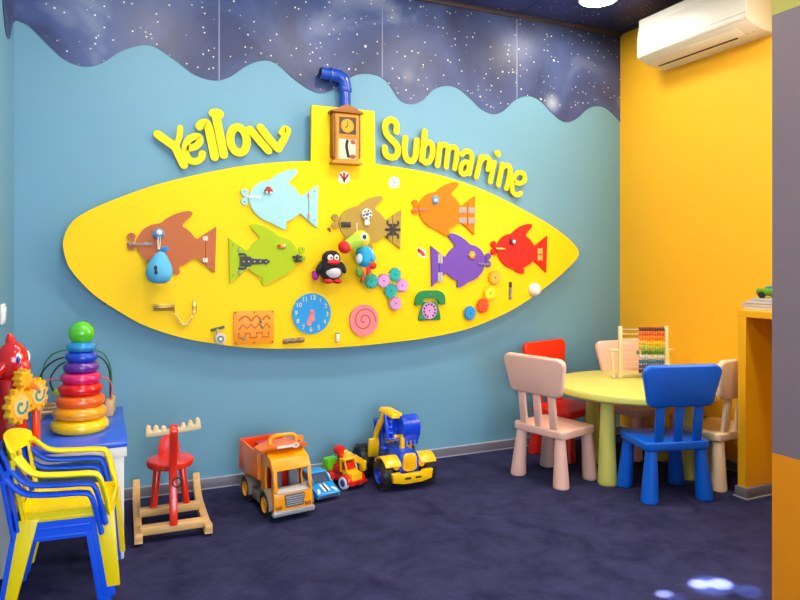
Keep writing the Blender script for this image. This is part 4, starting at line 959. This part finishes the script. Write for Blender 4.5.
# ------------------------------------------------------------------ stack of children's armchairs (facing +X local)
M_YCH = mat('yellow chair plastic', (254, 222, 0), 0.35, 0.02); M_BCH = mat('cobalt chair plastic', (18, 88, 236), 0.35, 0.03)
def armchair(label, m, loc, rz):
    o = thing('child_armchair', label, 'chair', loc, rz, 'stacked plastic armchairs beside the blue table')
    # seat
    MB().prism(rrect(0.29, 0.27, 0.04, 5, top=0.28), -0.008, 0.008, M=TR((0.02, 0, 0.245), (radians(90), 0, 0)) @ Matrix.Rotation(0, 4, 'X'), bev=0.006).build('seat', m, o)
    ap = MB()
    ap.ring(rrect(0.288, 0.268, 0.04, 5), rrect(0.272, 0.252, 0.035, 5), -0.004, 0.03, M=TR((0.02, 0, 0.24), (radians(90), 0, 0)))
    ap.build('seat_apron', m, o)
    for s in (-1, 1):
        # legs: tapering angle sections that splay outwards
        for x0, x1, fr in ((0.135, 0.165, 1), (-0.09, -0.14, 0)):
            l = MB()
            w0, w1 = (0.062, 0.040) if fr else (0.058, 0.036)
            pts = [(x0 - w0 / 2, 0.25), (x0 + w0 / 2, 0.25), (x1 + w1 / 2, 0.0), (x1 - w1 / 2, 0.0)]
            l.prism(pts, -0.011, 0.011, bev=0.004)
            bmesh.ops.transform(l.bm, matrix=TR((0, s * 0.141, 0), (s * 0.06, 0, 0)), verts=l.bm.verts[:])
            l.build('leg', m, o)
        ap_ = spline([(0.155, s * 0.142, 0.245), (0.140, s * 0.146, 0.31), (0.122, s * 0.15, 0.372), (0.095, s * 0.152, 0.388), (0.0, s * 0.153, 0.393), (-0.075, s * 0.148, 0.405), (-0.125, s * 0.128, 0.455)], 6)
        MB().tube(ap_, 0.016, 12, flat=(1.25, 0.55)).build('armrest', m, o)
    # backrest: curved slats between side rails and a broad top rail
    def back(y, z): return -0.098 - 0.19 * (z - 0.25) * 0.9 - 0.03 * (1 - (y / 0.13) ** 2)
    def slat(y0a, y0b, w, za, zb, nm):
        rows = 7; mb = MB(); g = []
        for i in range(rows):
            t = i / (rows - 1); z = za + (zb - za) * t; y = y0a + (y0b - y0a) * t; x = back(y, z)
            g.append([mb.bm.verts.new(p) for p in ((x, y - w / 2, z), (x, y + w / 2, z), (x - 0.009, y + w / 2, z), (x - 0.009, y - w / 2, z))])
        for a, b2 in zip(g, g[1:]):
            for k in range(4): mb.bm.faces.new((a[k], a[(k + 1) % 4], b2[(k + 1) % 4], b2[k]))
        mb.bm.faces.new(g[0]); mb.bm.faces.new(g[-1][::-1])
        return mb.build(nm, m, o)
    for k in (-1.5, -0.5, 0.5, 1.5): slat(k * 0.042, k * 0.044, 0.024, 0.245, 0.45, 'slat')
    for s in (-1, 1): slat(s * 0.122, s * 0.128, 0.034, 0.24, 0.45, 'side_rail')
    mb = MB(); g = []
    for i in range(15):
        y = -0.145 + 0.29 * i / 14; zt = 0.512 - 0.035 * (abs(y) / 0.145) ** 3; zb = 0.435 - 0.0 * abs(y); 
        g.append([mb.bm.verts.new(p) for p in ((back(y, zb), y, zb), (back(y, zt) - 0.002, y, zt), (back(y, zt) - 0.013, y, zt), (back(y, zb) - 0.010, y, zb))])
    for a, b2 in zip(g, g[1:]):
        for k in range(4): mb.bm.faces.new((a[k], a[(k + 1) % 4], b2[(k + 1) % 4], b2[k]))
    mb.bm.faces.new(g[0]); mb.bm.faces.new(g[-1][::-1])
    mb.build('top_rail', m, o)
    return o
CA = radians(-5); CXY = (-0.124, 2.602)
fx, fy = cos(CA), sin(CA)
bchair = armchair('blue plastic armchair at the bottom of the stack', M_BCH, (CXY[0] - 0.020 * fx, CXY[1] - 0.020 * fy, 0), CA)
dup(bchair, (CXY[0] - 0.008 * fx, CXY[1] - 0.008 * fy, 0.030), CA, 'blue plastic armchair in the middle of the stack, right under the yellow one')
yc = dup(bchair, (CXY[0] + 0.006 * fx, CXY[1] + 0.006 * fy, 0.062), CA, 'yellow plastic armchair on top of the stack')
recolour(yc, {k: M_YCH for k in ('seat', 'seat_apron', 'leg', 'armrest', 'slat', 'side_rail', 'top_rail')})

# ------------------------------------------------------------------ rocking reindeer (facing -Y)
M_RRED = mat('red lacquer', (228, 46, 24), 0.25, 0.04, coat=0.4); M_PINE = wood('pine', (206, 158, 92), (226, 184, 120), 5); M_PALEW = wood('pale maple', (226, 194, 140), (240, 214, 168), 5)
o = thing('rocking_reindeer', 'red wooden rocking reindeer with pale antler handles on pine rockers', 'rocking toy', (0.277, 3.16, 0), radians(-1.5))
for s in (-1, 1):
    rk = [(-0.28, 0.02), (-0.27, 0.012), (-0.15, 0.0), (0.05, 0.0), (0.16, 0.016), (0.22, 0.05), (0.25, 0.105), (0.235, 0.118), (0.21, 0.085), (0.15, 0.052), (0.05, 0.036), (-0.15, 0.036), (-0.24, 0.046), (-0.28, 0.05)]
    MB().prism([tuple(p) for p in spline(rk, 3, True)], -0.016, 0.016, M=TR((s * 0.137, 0, 0)) @ rotz(pi / 2), bev=0.003).build('rocker', M_PINE, o)
for yy in (-0.235, -0.02):
    MB().box((0, yy, 0.05), (0.262, 0.045, 0.032), None, 0.004).build('crossbar', M_PINE, o)
MB().prism(ell(0.1, 0.105, 40), -0.016, 0.016, M=TR((0, -0.03, 0.265), (radians(90), 0, 0)), bev=0.009, seg=3).build('seat', M_RRED, o)
MB().prism([(-0.045, 0), (0.045, 0), (0.048, 0.04), (0.036, 0.075), (0.015, 0.09), (-0.015, 0.09), (-0.036, 0.075), (-0.048, 0.04)], -0.01, 0.01, M=TR((0, 0.055, 0.272), (radians(-8), 0, 0)), bev=0.004).build('backrest', M_RRED, o)
for s in (-1, 1): MB().cyl((s * 0.07, -0.018, 0.06), (s * 0.05, 0.01, 0.256), 0.015, 0.017, bev=0.002).build('leg', M_RRED, o)
# bent neck board that runs from the front crossbar past the seat to the head
neck = [tuple(p) for p in spline([(0.0, 0.06), (0.018, 0.12), (0.05, 0.24), (0.04, 0.33), (0.0, 0.42), (-0.005, 0.462), (-0.03, 0.478), (-0.055, 0.462), (-0.05, 0.42), (-0.015, 0.33), (-0.01, 0.24), (-0.035, 0.12), (-0.04, 0.06)], 5)]
MB().prism(neck, -0.016, 0.016, M=TR((0, -0.22, 0)) @ rotz(pi / 2), bev=0.005).build('neck', M_RRED, o)
an = [(0.0, -0.012), (0.10, -0.010), (0.108, 0.004), (0.106, 0.03), (0.098, 0.036), (0.088, 0.028), (0.086, 0.014), (0.080, 0.012), (0.076, 0.026), (0.066, 0.030), (0.058, 0.022), (0.056, 0.010), (0.050, 0.009), (0.046, 0.021), (0.037, 0.024), (0.029, 0.016), (0.026, 0.008), (0.012, 0.008)]
an = an + [(-x, z) for x, z in reversed(an[1:])]
MB().prism([tuple(p) for p in spline(an, 3, True)], -0.013, 0.013, M=TR((0, -0.245, 0.454)) @ Matrix.Rotation(-0.07, 4, 'Y'), bev=0.004).build('antlers', M_PALEW, o)
MB().tor((0.014, -0.25, 0.235), 0.019, 0.0028, (radians(80), 0, 0.2), 28, 8).build('ring', mat('dark iron ring', (36, 34, 36), 0.35, metal=0.6), o)
# ------------------------------------------------------------------ toy vehicles on the floor (each drives towards its local -Y)
M_TIRE = mat('black toy tyre', (28, 28, 30), 0.5, 0.1); M_TORG = mat('orange toy plastic body', (254, 160, 8), 0.28, 0.02, coat=0.2); M_TORD = mat('deep orange toy plastic', (252, 128, 14), 0.28, 0.02, coat=0.2)
M_TRED = mat('red toy interior', (206, 30, 22), 0.35); M_TGREY = mat('warm grey toy plastic', (136, 124, 112), 0.45); M_TSIL = mat('silver toy plastic', (172, 172, 176), 0.3, metal=0.3)
M_SEAT = mat('grey toy seat', (110, 108, 122), 0.5); M_HUBY = mat('amber wheel hub', (250, 170, 10), 0.3)
M_TY = mat('yellow toy plastic', (255, 196, 4), 0.25, 0.02, coat=0.3); M_TB = mat('cobalt toy plastic', (10, 70, 214), 0.25, 0.03, coat=0.3)

def wheel(o, x, y, r, w, hubm, hub=0.62, lugs=0, tyre=None, name='wheel'):
    s = 1 if x > 0 else -1
    prof = [(0, -w * 0.28), (r * hub, -w * 0.28), (r * hub * 1.02, -w / 2), (r * 0.9, -w / 2), (r, -w * 0.3), (r, w * 0.3), (r * 0.9, w / 2), (r * hub * 1.02, w / 2), (r * hub, w * 0.28), (0, w * 0.28)]
    mb = MB().lathe(prof, (0, 0, 0), (0, pi / 2, 0), 32)
    for k in range(lugs):
        a = 2 * pi * k / lugs
        for q in (-1, 1):
            mb.box((q * w * 0.24, r * 0.98 * cos(a + q * 0.1), r * 0.98 * sin(a + q * 0.1)), (w * 0.46, r * 0.16, r * 0.13), (a + q * 0.1, 0, 0), 0.001, 1)
    t = mb.build(name, tyre or M_TIRE, o, loc=(x, y, r))
    MB().lathe([(0, w * 0.30), (r * hub * 0.4, w * 0.46), (r * hub * 0.5, w * 0.36), (r * hub * 0.85, w * 0.34), (r * hub, w * 0.52), (r * hub, 0.0), (0, 0.0)], (0, 0, 0), (0, s * pi / 2, 0), 28).build('hub', hubm, t)
    return t
def side_frame(mb, outer, inner, x, th):
    """a flat panel with an opening, standing in the Y-Z plane at x"""
    mb.ring(outer, inner, -th / 2, th / 2, M=TR((x, 0, 0)) @ rotz(pi / 2))

# ---- dump truck
o = thing('dump_truck', 'big orange toy dump truck with a grey grille, left of the blue toy car', 'toy truck', (0.752, 3.13, 0), radians(8))
for y in (-0.125, 0.135):
    for s in (-1, 1): wheel(o, s * 0.083, y, 0.058, 0.044, M_HUBY, 0.6, 14)
MB().box((0, 0.0, 0.07), (0.11, 0.38, 0.035), None, 0.006).build('chassis', M_TGREY, o)
for s in (-1, 1):
    for y in (-0.125, 0.135):
        arc = [(y + 0.07 * cos(a), 0.055 + 0.07 * sin(a)) for a in [radians(-5 + 190 * k / 16) for k in range(17)]]
        inn = [(y + 0.062 * cos(a), 0.055 + 0.062 * sin(a)) for a in [radians(-5 + 190 * k / 16) for k in range(17)]]
        MB().prism(arc + inn[::-1], -0.025, 0.025, M=TR((s * 0.083, 0, 0)) @ rotz(pi / 2)).build('fender', M_TGREY, o)
    MB().box((s * 0.075, 0.005, 0.06), (0.04, 0.13, 0.05), None, 0.008).build('side_step', M_TGREY, o)
# cab: hollow shell
cw = 0.092; yf, yb = -0.212, -0.055
cab = MB()
outer = [(yf, 0.05), (yb, 0.09), (yb, 0.285), (-0.10, 0.288), (-0.17, 0.262), (-0.198, 0.225), (yf + 0.002, 0.135)]
inner = [(-0.182, 0.125), (-0.115, 0.118), (-0.10, 0.16), (-0.105, 0.21), (-0.12, 0.235), (-0.16, 0.232), (-0.185, 0.21)]
for s in (-1, 1): side_frame(cab, outer, inner, s * (cw - 0.004), 0.008)
# front wall: lower panel, two pillars, header with the sloping roof
def quad(p, q, th=0.008):
    """a plate spanned between two points of the Y-Z profile, full cab width"""
    (y0, z0), (y1, z1) = p, q; d = math.hypot(y1 - y0, z1 - z0); a = math.atan2(z1 - z0, y1 - y0)
    cab.box((0, (y0 + y1) / 2, (z0 + z1) / 2), (2 * cw, d + 0.004, th), (a, 0, 0), 0.003, 2)
quad((yf, 0.045), (yf + 0.002, 0.126)); quad((-0.198, 0.222), (-0.17, 0.262)); quad((-0.17, 0.262), (-0.10, 0.288)); quad((-0.10, 0.288), (yb, 0.285)); quad((yb, 0.09), (yb, 0.285)); quad((yf + 0.004, 0.06), (yb, 0.09))
for s in (-1, 1): cab.box((s * (cw - 0.010), -0.205, 0.18), (0.016, 0.010, 0.095), (radians(-9), 0, 0), 0.002)
cab.build('cab', M_TORG, o)
MB().box((0, -0.075, 0.17), (2 * cw - 0.022, 0.02, 0.15), None, 0.003).build('cab_lining', M_TRED, o)
for x in (-0.042, 0.042): MB().box((x, -0.115, 0.165), (0.052, 0.02, 0.095), (radians(-8), 0, 0), 0.01, 3).build('seat', M_SEAT, o)
MB().box((0, -0.19, 0.128), (2 * cw - 0.03, 0.05, 0.014), (radians(12), 0, 0), 0.004).build('dashboard', mat('pale grey toy dash', (196, 190, 180), 0.4), o)
gr = MB().prism(rrect(0.086, 0.056, 0.006, top=0.098), -0.005, 0.003, M=TR((0.006, yf - 0.002, 0.088), (radians(-1), 0, 0)), bev=0.002).build('grille', mat('dark grille', (84, 84, 92), 0.4), o)
gs = MB()
for k in range(5): gs.box((0.006, yf - 0.008, 0.069 + 0.0095 * k), (0.078 + 0.003 * k, 0.004, 0.005), None, 0.001)
gs.build('grille_bars', M_TSIL, gr)
MB().prism([(-0.098, 0.028), (0.098, 0.028), (0.102, 0.038), (0.098, 0.05), (-0.098, 0.05), (-0.102, 0.038)], -0.012, 0.014, M=TR((0, yf - 0.004, 0)), bev=0.005).build('bumper', M_TSIL, o)
for s in (-1, 1):
    MB().box((s * 0.07, yf - 0.004, 0.064), (0.03, 0.008, 0.016), None, 0.003).build('headlight', mat('dark amber lamp', (170, 100, 20), 0.2), o)
# tipping bed with canopy over the cab
bed = MB()
bo = [(-0.045, 0.15), (0.19, 0.125), (0.205, 0.165), (0.205, 0.27), (0.185, 0.28), (-0.03, 0.268)]
for s in (-1, 1): bed.prism(bo, -0.005, 0.005, M=TR((s * 0.099, 0, 0)) @ rotz(pi / 2), bev=0.002)
bed.box((0, 0.075, 0.14), (0.196, 0.245, 0.012), (radians(-6), 0, 0), 0.003).box((0, -0.042, 0.215), (0.2, 0.01, 0.14), None, 0.003)
bed.build('bed', M_TORD, o)
MB().box((0, 0.205, 0.21), (0.216, 0.012, 0.15), (radians(4), 0, 0), 0.004).build('tailgate', mat('red orange toy plastic', (240, 72, 16), 0.28, coat=0.2), o)
cn = MB(); rows = []
for i in range(13):
    x = -0.118 + 0.236 * i / 12; e = abs(x) / 0.118
    yf2 = -0.15 + 0.035 * e ** 2; zz = 0.322 - 0.022 * e ** 3
    rows.append([cn.bm.verts.new(p) for p in ((x, yf2, zz - 0.014), (x, yf2 - 0.006, zz), (x, -0.03, zz - 0.002), (x, -0.03, zz - 0.03))])
for a, b2 in zip(rows, rows[1:]):
    for k in range(4): cn.bm.faces.new((a[k], a[(k + 1) % 4], b2[(k + 1) % 4], b2[k]))
cn.bm.faces.new(rows[0]); cn.bm.faces.new(rows[-1][::-1])
cn = cn.build('canopy', M_TORD, o)
MB().stroke([(-0.05, 0.0), (0.028, 0.0)], 0.010, -0.003, 0.002, smooth=False).ring(ell(0.017, 0.012, 20, 0.036, 0), ell(0.009, 0.006, 20, 0.036, 0), -0.003, 0.002).build('spanner_decal', mat('white decal', (250, 246, 236), 0.4), cn)
dc = [ob for ob in cn.children][0]; dc.location = (0.0, -0.156, 0.315); dc.rotation_euler = (radians(8), 0, 0)
hp = spline([(-0.068, -0.095, 0.318), (-0.062, -0.09, 0.338), (-0.045, -0.088, 0.349), (0.0, -0.088, 0.352), (0.045, -0.088, 0.349), (0.062, -0.09, 0.338), (0.068, -0.095, 0.318)], 5)
MB().tube(hp, 0.011, 10, flat=(1.0, 0.8)).build('carry_handle', M_TORG, o)
MB().tube([(0.085, 0.03, 0.29), (0.085, -0.1, 0.33)], 0.014, 12).build('bed_rail', M_TORD, o)
MB().box((-0.04, 0.04, 0.27), (0.07, 0.1, 0.05), None, 0.01).build('load_box', M_TRED, o)

# ---- blue car
M_CAR = mat('sky blue car plastic', (16, 146, 222), 0.22, 0.03, coat=0.6)
o = thing('toy_car', 'small blue toy car with striped bonnet squeezed beside the orange dump truck', 'toy car', (0.968, 3.19, 0), radians(12))
for y in (-0.07, 0.07):
    for s in (-1, 1): wheel(o, s * 0.05, y, 0.026, 0.022, M_TSIL, 0.6)
prof_ = [(-0.125, 0.028), (-0.132, 0.038), (-0.122, 0.047), (-0.085, 0.058), (-0.04, 0.073), (0.09, 0.082), (0.12, 0.074), (0.126, 0.05), (0.122, 0.026), (-0.11, 0.022)]
bd = MB().prism([tuple(p) for p in spline(prof_, 3, True)], -0.062, 0.062, M=rotz(pi / 2), bev=0.012, seg=4).build('body', M_CAR, o)
gh = MB(); gl = [(-0.055, 0.073), (-0.02, 0.112), (0.05, 0.114), (0.095, 0.08)]
gh.prism(gl, -0.05, 0.05, M=rotz(pi / 2), bev=0.008, seg=3); gh.build('cabin_glass', mat('dark toy glass', (60, 76, 96), 0.12, coat=0.6), o)
MB().box((0, 0.016, 0.115), (0.092, 0.086, 0.01), None, 0.005, 3).build('roof', M_CAR, o)
for s in (-1, 1):
    MB().tube([(s * 0.047, -0.06, 0.075), (s * 0.044, -0.024, 0.112)], 0.005, 8).tube([(s * 0.047, 0.096, 0.08), (s * 0.044, 0.054, 0.112)], 0.006, 8).build('roof_pillar', M_CAR, o)
    MB().sph((s * 0.042, -0.106, 0.049), (0.009, 0.022, 0.007), (0.25, 0, 0.35 * s), 14).build('headlight', mat('pale lens', (222, 230, 222), 0.15), bd)
    MB().box((s * 0.011, -0.086, 0.0585), (0.010, 0.062, 0.004), (radians(17), 0, 0)).build('stripe', mat('white decal', (250, 246, 236), 0.4), bd, smooth=False)
MB().box((0, -0.086, 0.0582), (0.012, 0.062, 0.004), (radians(17), 0, 0)).build('stripe', M_BLACK, bd, smooth=False)
MB().box((0, -0.122, 0.027), (0.11, 0.018, 0.018), None, 0.006).build('bumper', mat('dark grey toy plastic', (60, 66, 80), 0.4), o)

# ---- small crane truck
o = thing('crane_truck', 'small red and yellow toy tow truck with a folded crane, behind the blue car', 'toy truck', (1.15, 3.27, 0), radians(22))
M_WWH = mat('white toy wheel', (238, 238, 236), 0.3); M_BHUB = mat('blue toy hub', (40, 80, 170), 0.3); M_RT = mat('red toy plastic', (224, 34, 20), 0.25, coat=0.3); M_GT = mat('green toy plastic', (110, 216, 30), 0.3)
for y in (-0.052, 0.075):
    for s in (-1, 1):
        wheel(o, s * 0.052, y, 0.032, 0.024, M_BHUB, 0.55, 0, M_WWH)
        MB().prism([(y + 0.042 * cos(a), 0.03 + 0.042 * sin(a)) for a in [pi * k / 14 for k in range(15)]], -0.014, 0.014, M=TR((s * 0.046, 0, 0)) @ rotz(pi / 2), bev=0.004).build('fender', M_RT, o)
MB().box((0, 0.01, 0.04), (0.086, 0.21, 0.026), None, 0.006).build('chassis', M_RT, o)
MB().box((0, -0.098, 0.034), (0.105, 0.02, 0.024), None, 0.006).build('bumper', M_RT, o)
MB().prism([(-0.098, 0.045), (-0.02, 0.045), (-0.02, 0.085), (-0.05, 0.085), (-0.094, 0.075)], -0.036, 0.036, M=rotz(pi / 2), bev=0.006, seg=3).build('bonnet', M_TY, o)
cb = MB()
for s in (-1, 1): side_frame(cb, [(-0.058, 0.075), (0.0, 0.075), (0.0, 0.14), (-0.038, 0.14)], [(-0.046, 0.086), (-0.01, 0.086), (-0.01, 0.13), (-0.034, 0.13)], s * 0.034, 0.006)
cb.box((0, -0.018, 0.139), (0.074, 0.046, 0.008), None, 0.003).box((0, -0.001, 0.108), (0.07, 0.006, 0.066), None, 0.002).build('cab', M_TY, o)
MB().box((0, -0.024, 0.1), (0.058, 0.036, 0.05), None, 0.004).build('cab_inside', M_TRED, o)
MB().box((-0.025, 0.085, 0.10), (0.07, 0.05, 0.055), (0.1, 0, 0), 0.004).build('green_box', M_GT, o)
MB().box((0.0, 0.05, 0.085), (0.06, 0.06, 0.03), None, 0.005).cyl((-0.008, 0.03, 0.09), (-0.008, 0.03, 0.165), 0.014).build('crane_base', M_RT, o)
ja, jb = Vector((-0.012, 0.03, 0.175)), Vector((0.092, -0.03, 0.105))
q = (jb - ja); mid = (ja + jb) / 2
MB().box(mid, (q.length, 0.026, 0.03), q.to_track_quat('X', 'Z').to_matrix().to_4x4(), 0.004).build('crane_arm', M_TY, o)
for k in range(3):
    p = ja + q * (0.25 + 0.22 * k); MB().box(p, (0.008, 0.030, 0.034), q.to_track_quat('X', 'Z').to_matrix().to_4x4(), 0.001).build('arm_rib', mat('amber wheel hub', (250, 170, 10), 0.3), o)
MB().cyl(ja + Vector((0, -0.022, 0)), ja + Vector((0, 0.022, 0)), 0.026, bev=0.005).build('winch_drum', M_RT, o)
MB().box(jb + Vector((0.004, -0.002, -0.02)), (0.03, 0.028, 0.055), None, 0.005).build('arm_tip', M_TY, o)
MB().tube([jb + Vector((0.004, -0.003, -0.04)), (0.098, -0.05, 0.012)], 0.0015, 6).build('hook_cord', M_RT, o)
MB().box((0.098, -0.053, 0.009), (0.022, 0.018, 0.016), (0, 0, 0.4), 0.004).build('hook', M_RT, o)

# ---- big tractor loader
o = thing('tractor_loader', 'large blue and yellow toy tractor with big black tyres and a raised blue scoop', 'toy tractor', (1.425, 3.255, 0), radians(2))
for s in (-1, 1):
    wheel(o, s * 0.122, -0.118, 0.070, 0.058, M_TB, 0.55, 14)
    wheel(o, s * 0.128, 0.135, 0.080, 0.064, M_TB, 0.55, 14)
MB().box((0, 0.01, 0.085), (0.12, 0.34, 0.05), None, 0.008).build('chassis', M_TB, o)
MB().prism(rrect(0.118, 0.10, 0.02, 6, cz=0.135, top=0.10), -0.172, 0.02, bev=0.006, seg=3).build('bonnet', M_TB, o)
gy = MB().prism(rrect(0.080, 0.088, 0.02, 6, cz=0.135, top=0.072), -0.186, -0.165, bev=0.008, seg=3).build('grille', M_TY, o)
gl_ = MB()
for k in range(5): gl_.box((-0.026 + 0.013 * k, -0.187, 0.132), (0.003, 0.004, 0.06), None, 0.001)
gl_.build('grille_bars', mat('amber wheel hub', (250, 170, 10), 0.3), gy)
for s in (-1, 1):
    MB().cyl((s * 0.072, -0.176, 0.118), (s * 0.072, -0.15, 0.118), 0.018, n=20, bev=0.004).build('headlight', M_TY, o)
    f_ = [(-0.118 + 0.088 * cos(a), 0.075 + 0.088 * sin(a)) for a in [radians(35 + 110 * k / 10) for k in range(11)]]
    g_ = [(-0.118 + 0.080 * cos(a), 0.073 + 0.080 * sin(a)) for a in [radians(35 + 110 * k / 10) for k in range(11)]]
    MB().prism(f_ + g_[::-1], -0.05, 0.04, M=TR((s * 0.10, 0, 0)) @ rotz(pi / 2), bev=0.002).build('fender', M_TY, o)
    MB().box((s * 0.10, 0.055, 0.165), (0.06, 0.022, 0.10), (radians(8), 0, 0), 0.006).build('side_panel', M_TY, o)
bp2 = MB().prism([(-0.108, 0.05), (-0.116, 0.095), (-0.065, 0.095), (-0.055, 0.085), (0.055, 0.085), (0.065, 0.095), (0.116, 0.095), (0.108, 0.05), (0.05, 0.038), (-0.05, 0.038)], -0.018, 0.018, M=TR((0, -0.2, 0)), bev=0.006).build('bumper', M_TY, o)
for s in (-1, 1): MB().box((s * 0.03, -0.2185, 0.066), (0.034, 0.003, 0.010), None, 0.001).build('slot', M_BLACK, bp2)
MB().cyl((0, -0.09, 0.18), (0, -0.09, 0.24), 0.014, 0.011).cyl((0, -0.09, 0.24), (0, -0.09, 0.256), 0.008).build('exhaust', M_TY, o)
# cab frame
cf = MB()
for sx in (-1, 1):
    for yy in (0.015, 0.115): cf.box((sx * 0.062, yy, 0.225), (0.014, 0.014, 0.14), None, 0.003)
cf.box((0, 0.065, 0.165), (0.14, 0.13, 0.02), None, 0.004).box((0, 0.115, 0.205), (0.12, 0.01, 0.07), None, 0.003).box((0, 0.065, 0.295), (0.146, 0.135, 0.014), None, 0.005)
cf.build('cab', M_TB, o)
MB().box((0.0, 0.075, 0.195), (0.05, 0.04, 0.05), None, 0.008).build('seat', M_TY, o)
# loader arm: yellow lift arm on the near left, ladder-like blue frame, big curved scoop
MB().tube([(-0.082, 0.10, 0.16), (-0.084, 0.03, 0.275), (-0.07, -0.01, 0.345)], 0.016, 10, flat=(0.8, 1.2)).build('lift_arm', M_TY, o)
MB().box((-0.028, -0.01, 0.358), (0.085, 0.13, 0.03), (radians(10), 0.12, 0.25), 0.010, 3, (0.8, 0.8)).build('arm_head', M_TY, o)
LM = TR((-0.032, -0.05, 0.287), (radians(-18), radians(6), radians(12)))
ld = MB()
def lbox(c, s): ld.box(LM @ Vector(c), s, LM.to_3x3().to_4x4(), 0.002)
for x in (-0.046, 0.046): lbox((x, 0, 0), (0.012, 0.016, 0.135))
for k in range(5): lbox((0, 0, -0.06 + 0.03 * k), (0.09, 0.014, 0.009))
for x in (-0.016, 0.016): lbox((x, 0, 0), (0.008, 0.012, 0.13))
lbox((0, 0.010, 0), (0.09, 0.006, 0.13))
ld.build('ladder_frame', M_TB, o)
sc_o = [(0.0, 0.0), (-0.018, 0.05), (-0.012, 0.1), (0.02, 0.128), (0.07, 0.125), (0.09, 0.105)]
po = [tuple(p) for p in spline(sc_o, 4)]
pi_ = [(a + (0.05 - a) * 0.1, b2 + (0.05 - b2) * 0.1) for a, b2 in po]
BM_ = TR((0.052, -0.085, 0.215), (0, 0, 0.1)) @ rotz(pi / 2)
sb = MB().prism(po + pi_[::-1], -0.05, 0.05, M=BM_)
for x in (-0.048, 0.048): sb.prism(po, x - 0.003, x + 0.003, M=BM_)
sb.build('scoop', M_TB, o)
for k in range(4):
    MB().box(BM_ @ Vector((-0.004, -0.036 + 0.024 * k, -0.006)), (0.012, 0.012, 0.028), None, 0.003).build('scoop_tooth', M_TB, o)
rb = MB()
for x in (-0.03, 0.0, 0.03): rb.prism([(a - 0.0025, b2) for a, b2 in po[2:-6]] + [(a + 0.004, b2) for a, b2 in po[2:-6]][::-1], x - 0.003, x + 0.003, M=BM_)
rb.build('scoop_ribs', M_TB, o)
MB().box((-0.01, -0.06, 0.235), (0.05, 0.02, 0.03), None, 0.004).build('arm_bracket', M_TY, o)
# ------------------------------------------------------------------ light, camera, colour
def area(name, loc, rot, size, power, col=(1, 1, 1), sy=None, shape='DISK'):
    l = bpy.data.lights.new(name, 'AREA'); l.shape = shape; l.size = size
    if sy: l.size_y = sy
    l.energy = power; l.color = col
    o = bpy.data.objects.new(name, l); C.objects.link(o); o.location = loc; o.rotation_euler = rot
    return o
WARM = (1.0, 0.90, 0.76)
area('downlight_lamp', (LX, LY, ZC - 0.05), (0, 0, 0), 0.16, 5.5, WARM)
for lx in (0.3, 1.2, 2.05): area('downlight_lamp', (lx, 2.52, ZC - 0.03), (0, 0, 0), 0.2, 14, WARM)
area('downlight_lamp', (2.45, 1.5, ZC - 0.03), (0, 0, 0), 0.22, 19, WARM)
area('downlight_lamp', (0.6, 1.0, ZC - 0.03), (0, 0, 0), 0.22, 22, WARM)
# daylight from the window above the counter (behind the pillar); bluish fill light added behind the camera
struct('window_1', MB().ring(rrect(0.72, 1.15, 0.01), rrect(0.64, 1.07, 0.01), -0.03, 0.0, M=TR((XR, 1.83, 1.55)) @ rotz(-pi / 2)), mat('white window frame', (236, 236, 236), 0.4), smooth=False)
area('window_and_fill_light', (XR - 0.02, 1.83, 1.55), (0, radians(90), 0), 1.05, 24, (0.86, 0.93, 1.0), 0.62, 'RECTANGLE')
area('window_and_fill_light', (0.9, -2.1, 1.1), (radians(90), 0, 0), 2.2, 118, (0.72, 0.84, 1.0), 1.8, 'RECTANGLE')
def spot(loc, to, power, ang, col):  # narrow spots added at the window to make the floor's sun patches
    l = bpy.data.lights.new('sun_patch_spot', 'SPOT'); l.energy = power; l.spot_size = ang; l.spot_blend = 0.75; l.color = col; l.shadow_soft_size = 0.01
    o = bpy.data.objects.new('sun_patch_spot', l); C.objects.link(o); o.location = loc
    o.rotation_euler = (Vector(to) - Vector(loc)).to_track_quat('-Z', 'Y').to_euler()
SUNC = (0.80, 0.90, 1.0); SKYC = (0.30, 0.52, 1.0)
spot((3.12, 1.84, 1.5), (1.954, 1.736, 0), 3200, radians(2.3), SUNC)
spot((3.12, 1.84, 1.5), (2.019, 1.707, 0), 3600, radians(2.7), SUNC)
spot((3.12, 1.84, 1.5), (1.987, 1.713, 0), 700, radians(5.0), SKYC)
spot((3.12, 1.84, 1.5), (2.066, 1.63, 0), 450, radians(3.2), SKYC)
spot((3.12, 1.84, 1.5), (1.781, 1.735, 0), 2800, radians(1.6), SUNC)
spot((3.12, 1.84, 1.5), (1.794, 1.698, 0), 350, radians(2.2), SKYC)
w = bpy.data.worlds.new('room light'); bpy.context.scene.world = w; w.use_nodes = True
bg = w.node_tree.nodes['Background']; bg.inputs['Color'].default_value = (0.88, 0.94, 1.0, 1); bg.inputs['Strength'].default_value = 0.42

cam = bpy.data.cameras.new('camera'); co = bpy.data.objects.new('camera', cam); C.objects.link(co)
co.location = (0, 0, HC); co.rotation_euler = (radians(90), 0, -YAW)
cam.sensor_width = 36; cam.lens = 36 * FPX / 800; cam.clip_start = 0.05
cam.shift_y = -(300 - HZ) / 800
bpy.context.scene.camera = co
s = bpy.context.scene
s.view_settings.view_transform = 'Standard'; s.view_settings.look = 'None'; s.view_settings.gamma = 1; s.view_settings.exposure = 0.12
s.view_settings.use_curve_mapping = False
s.cycles.use_denoising = True; s.cycles.max_bounces = 8
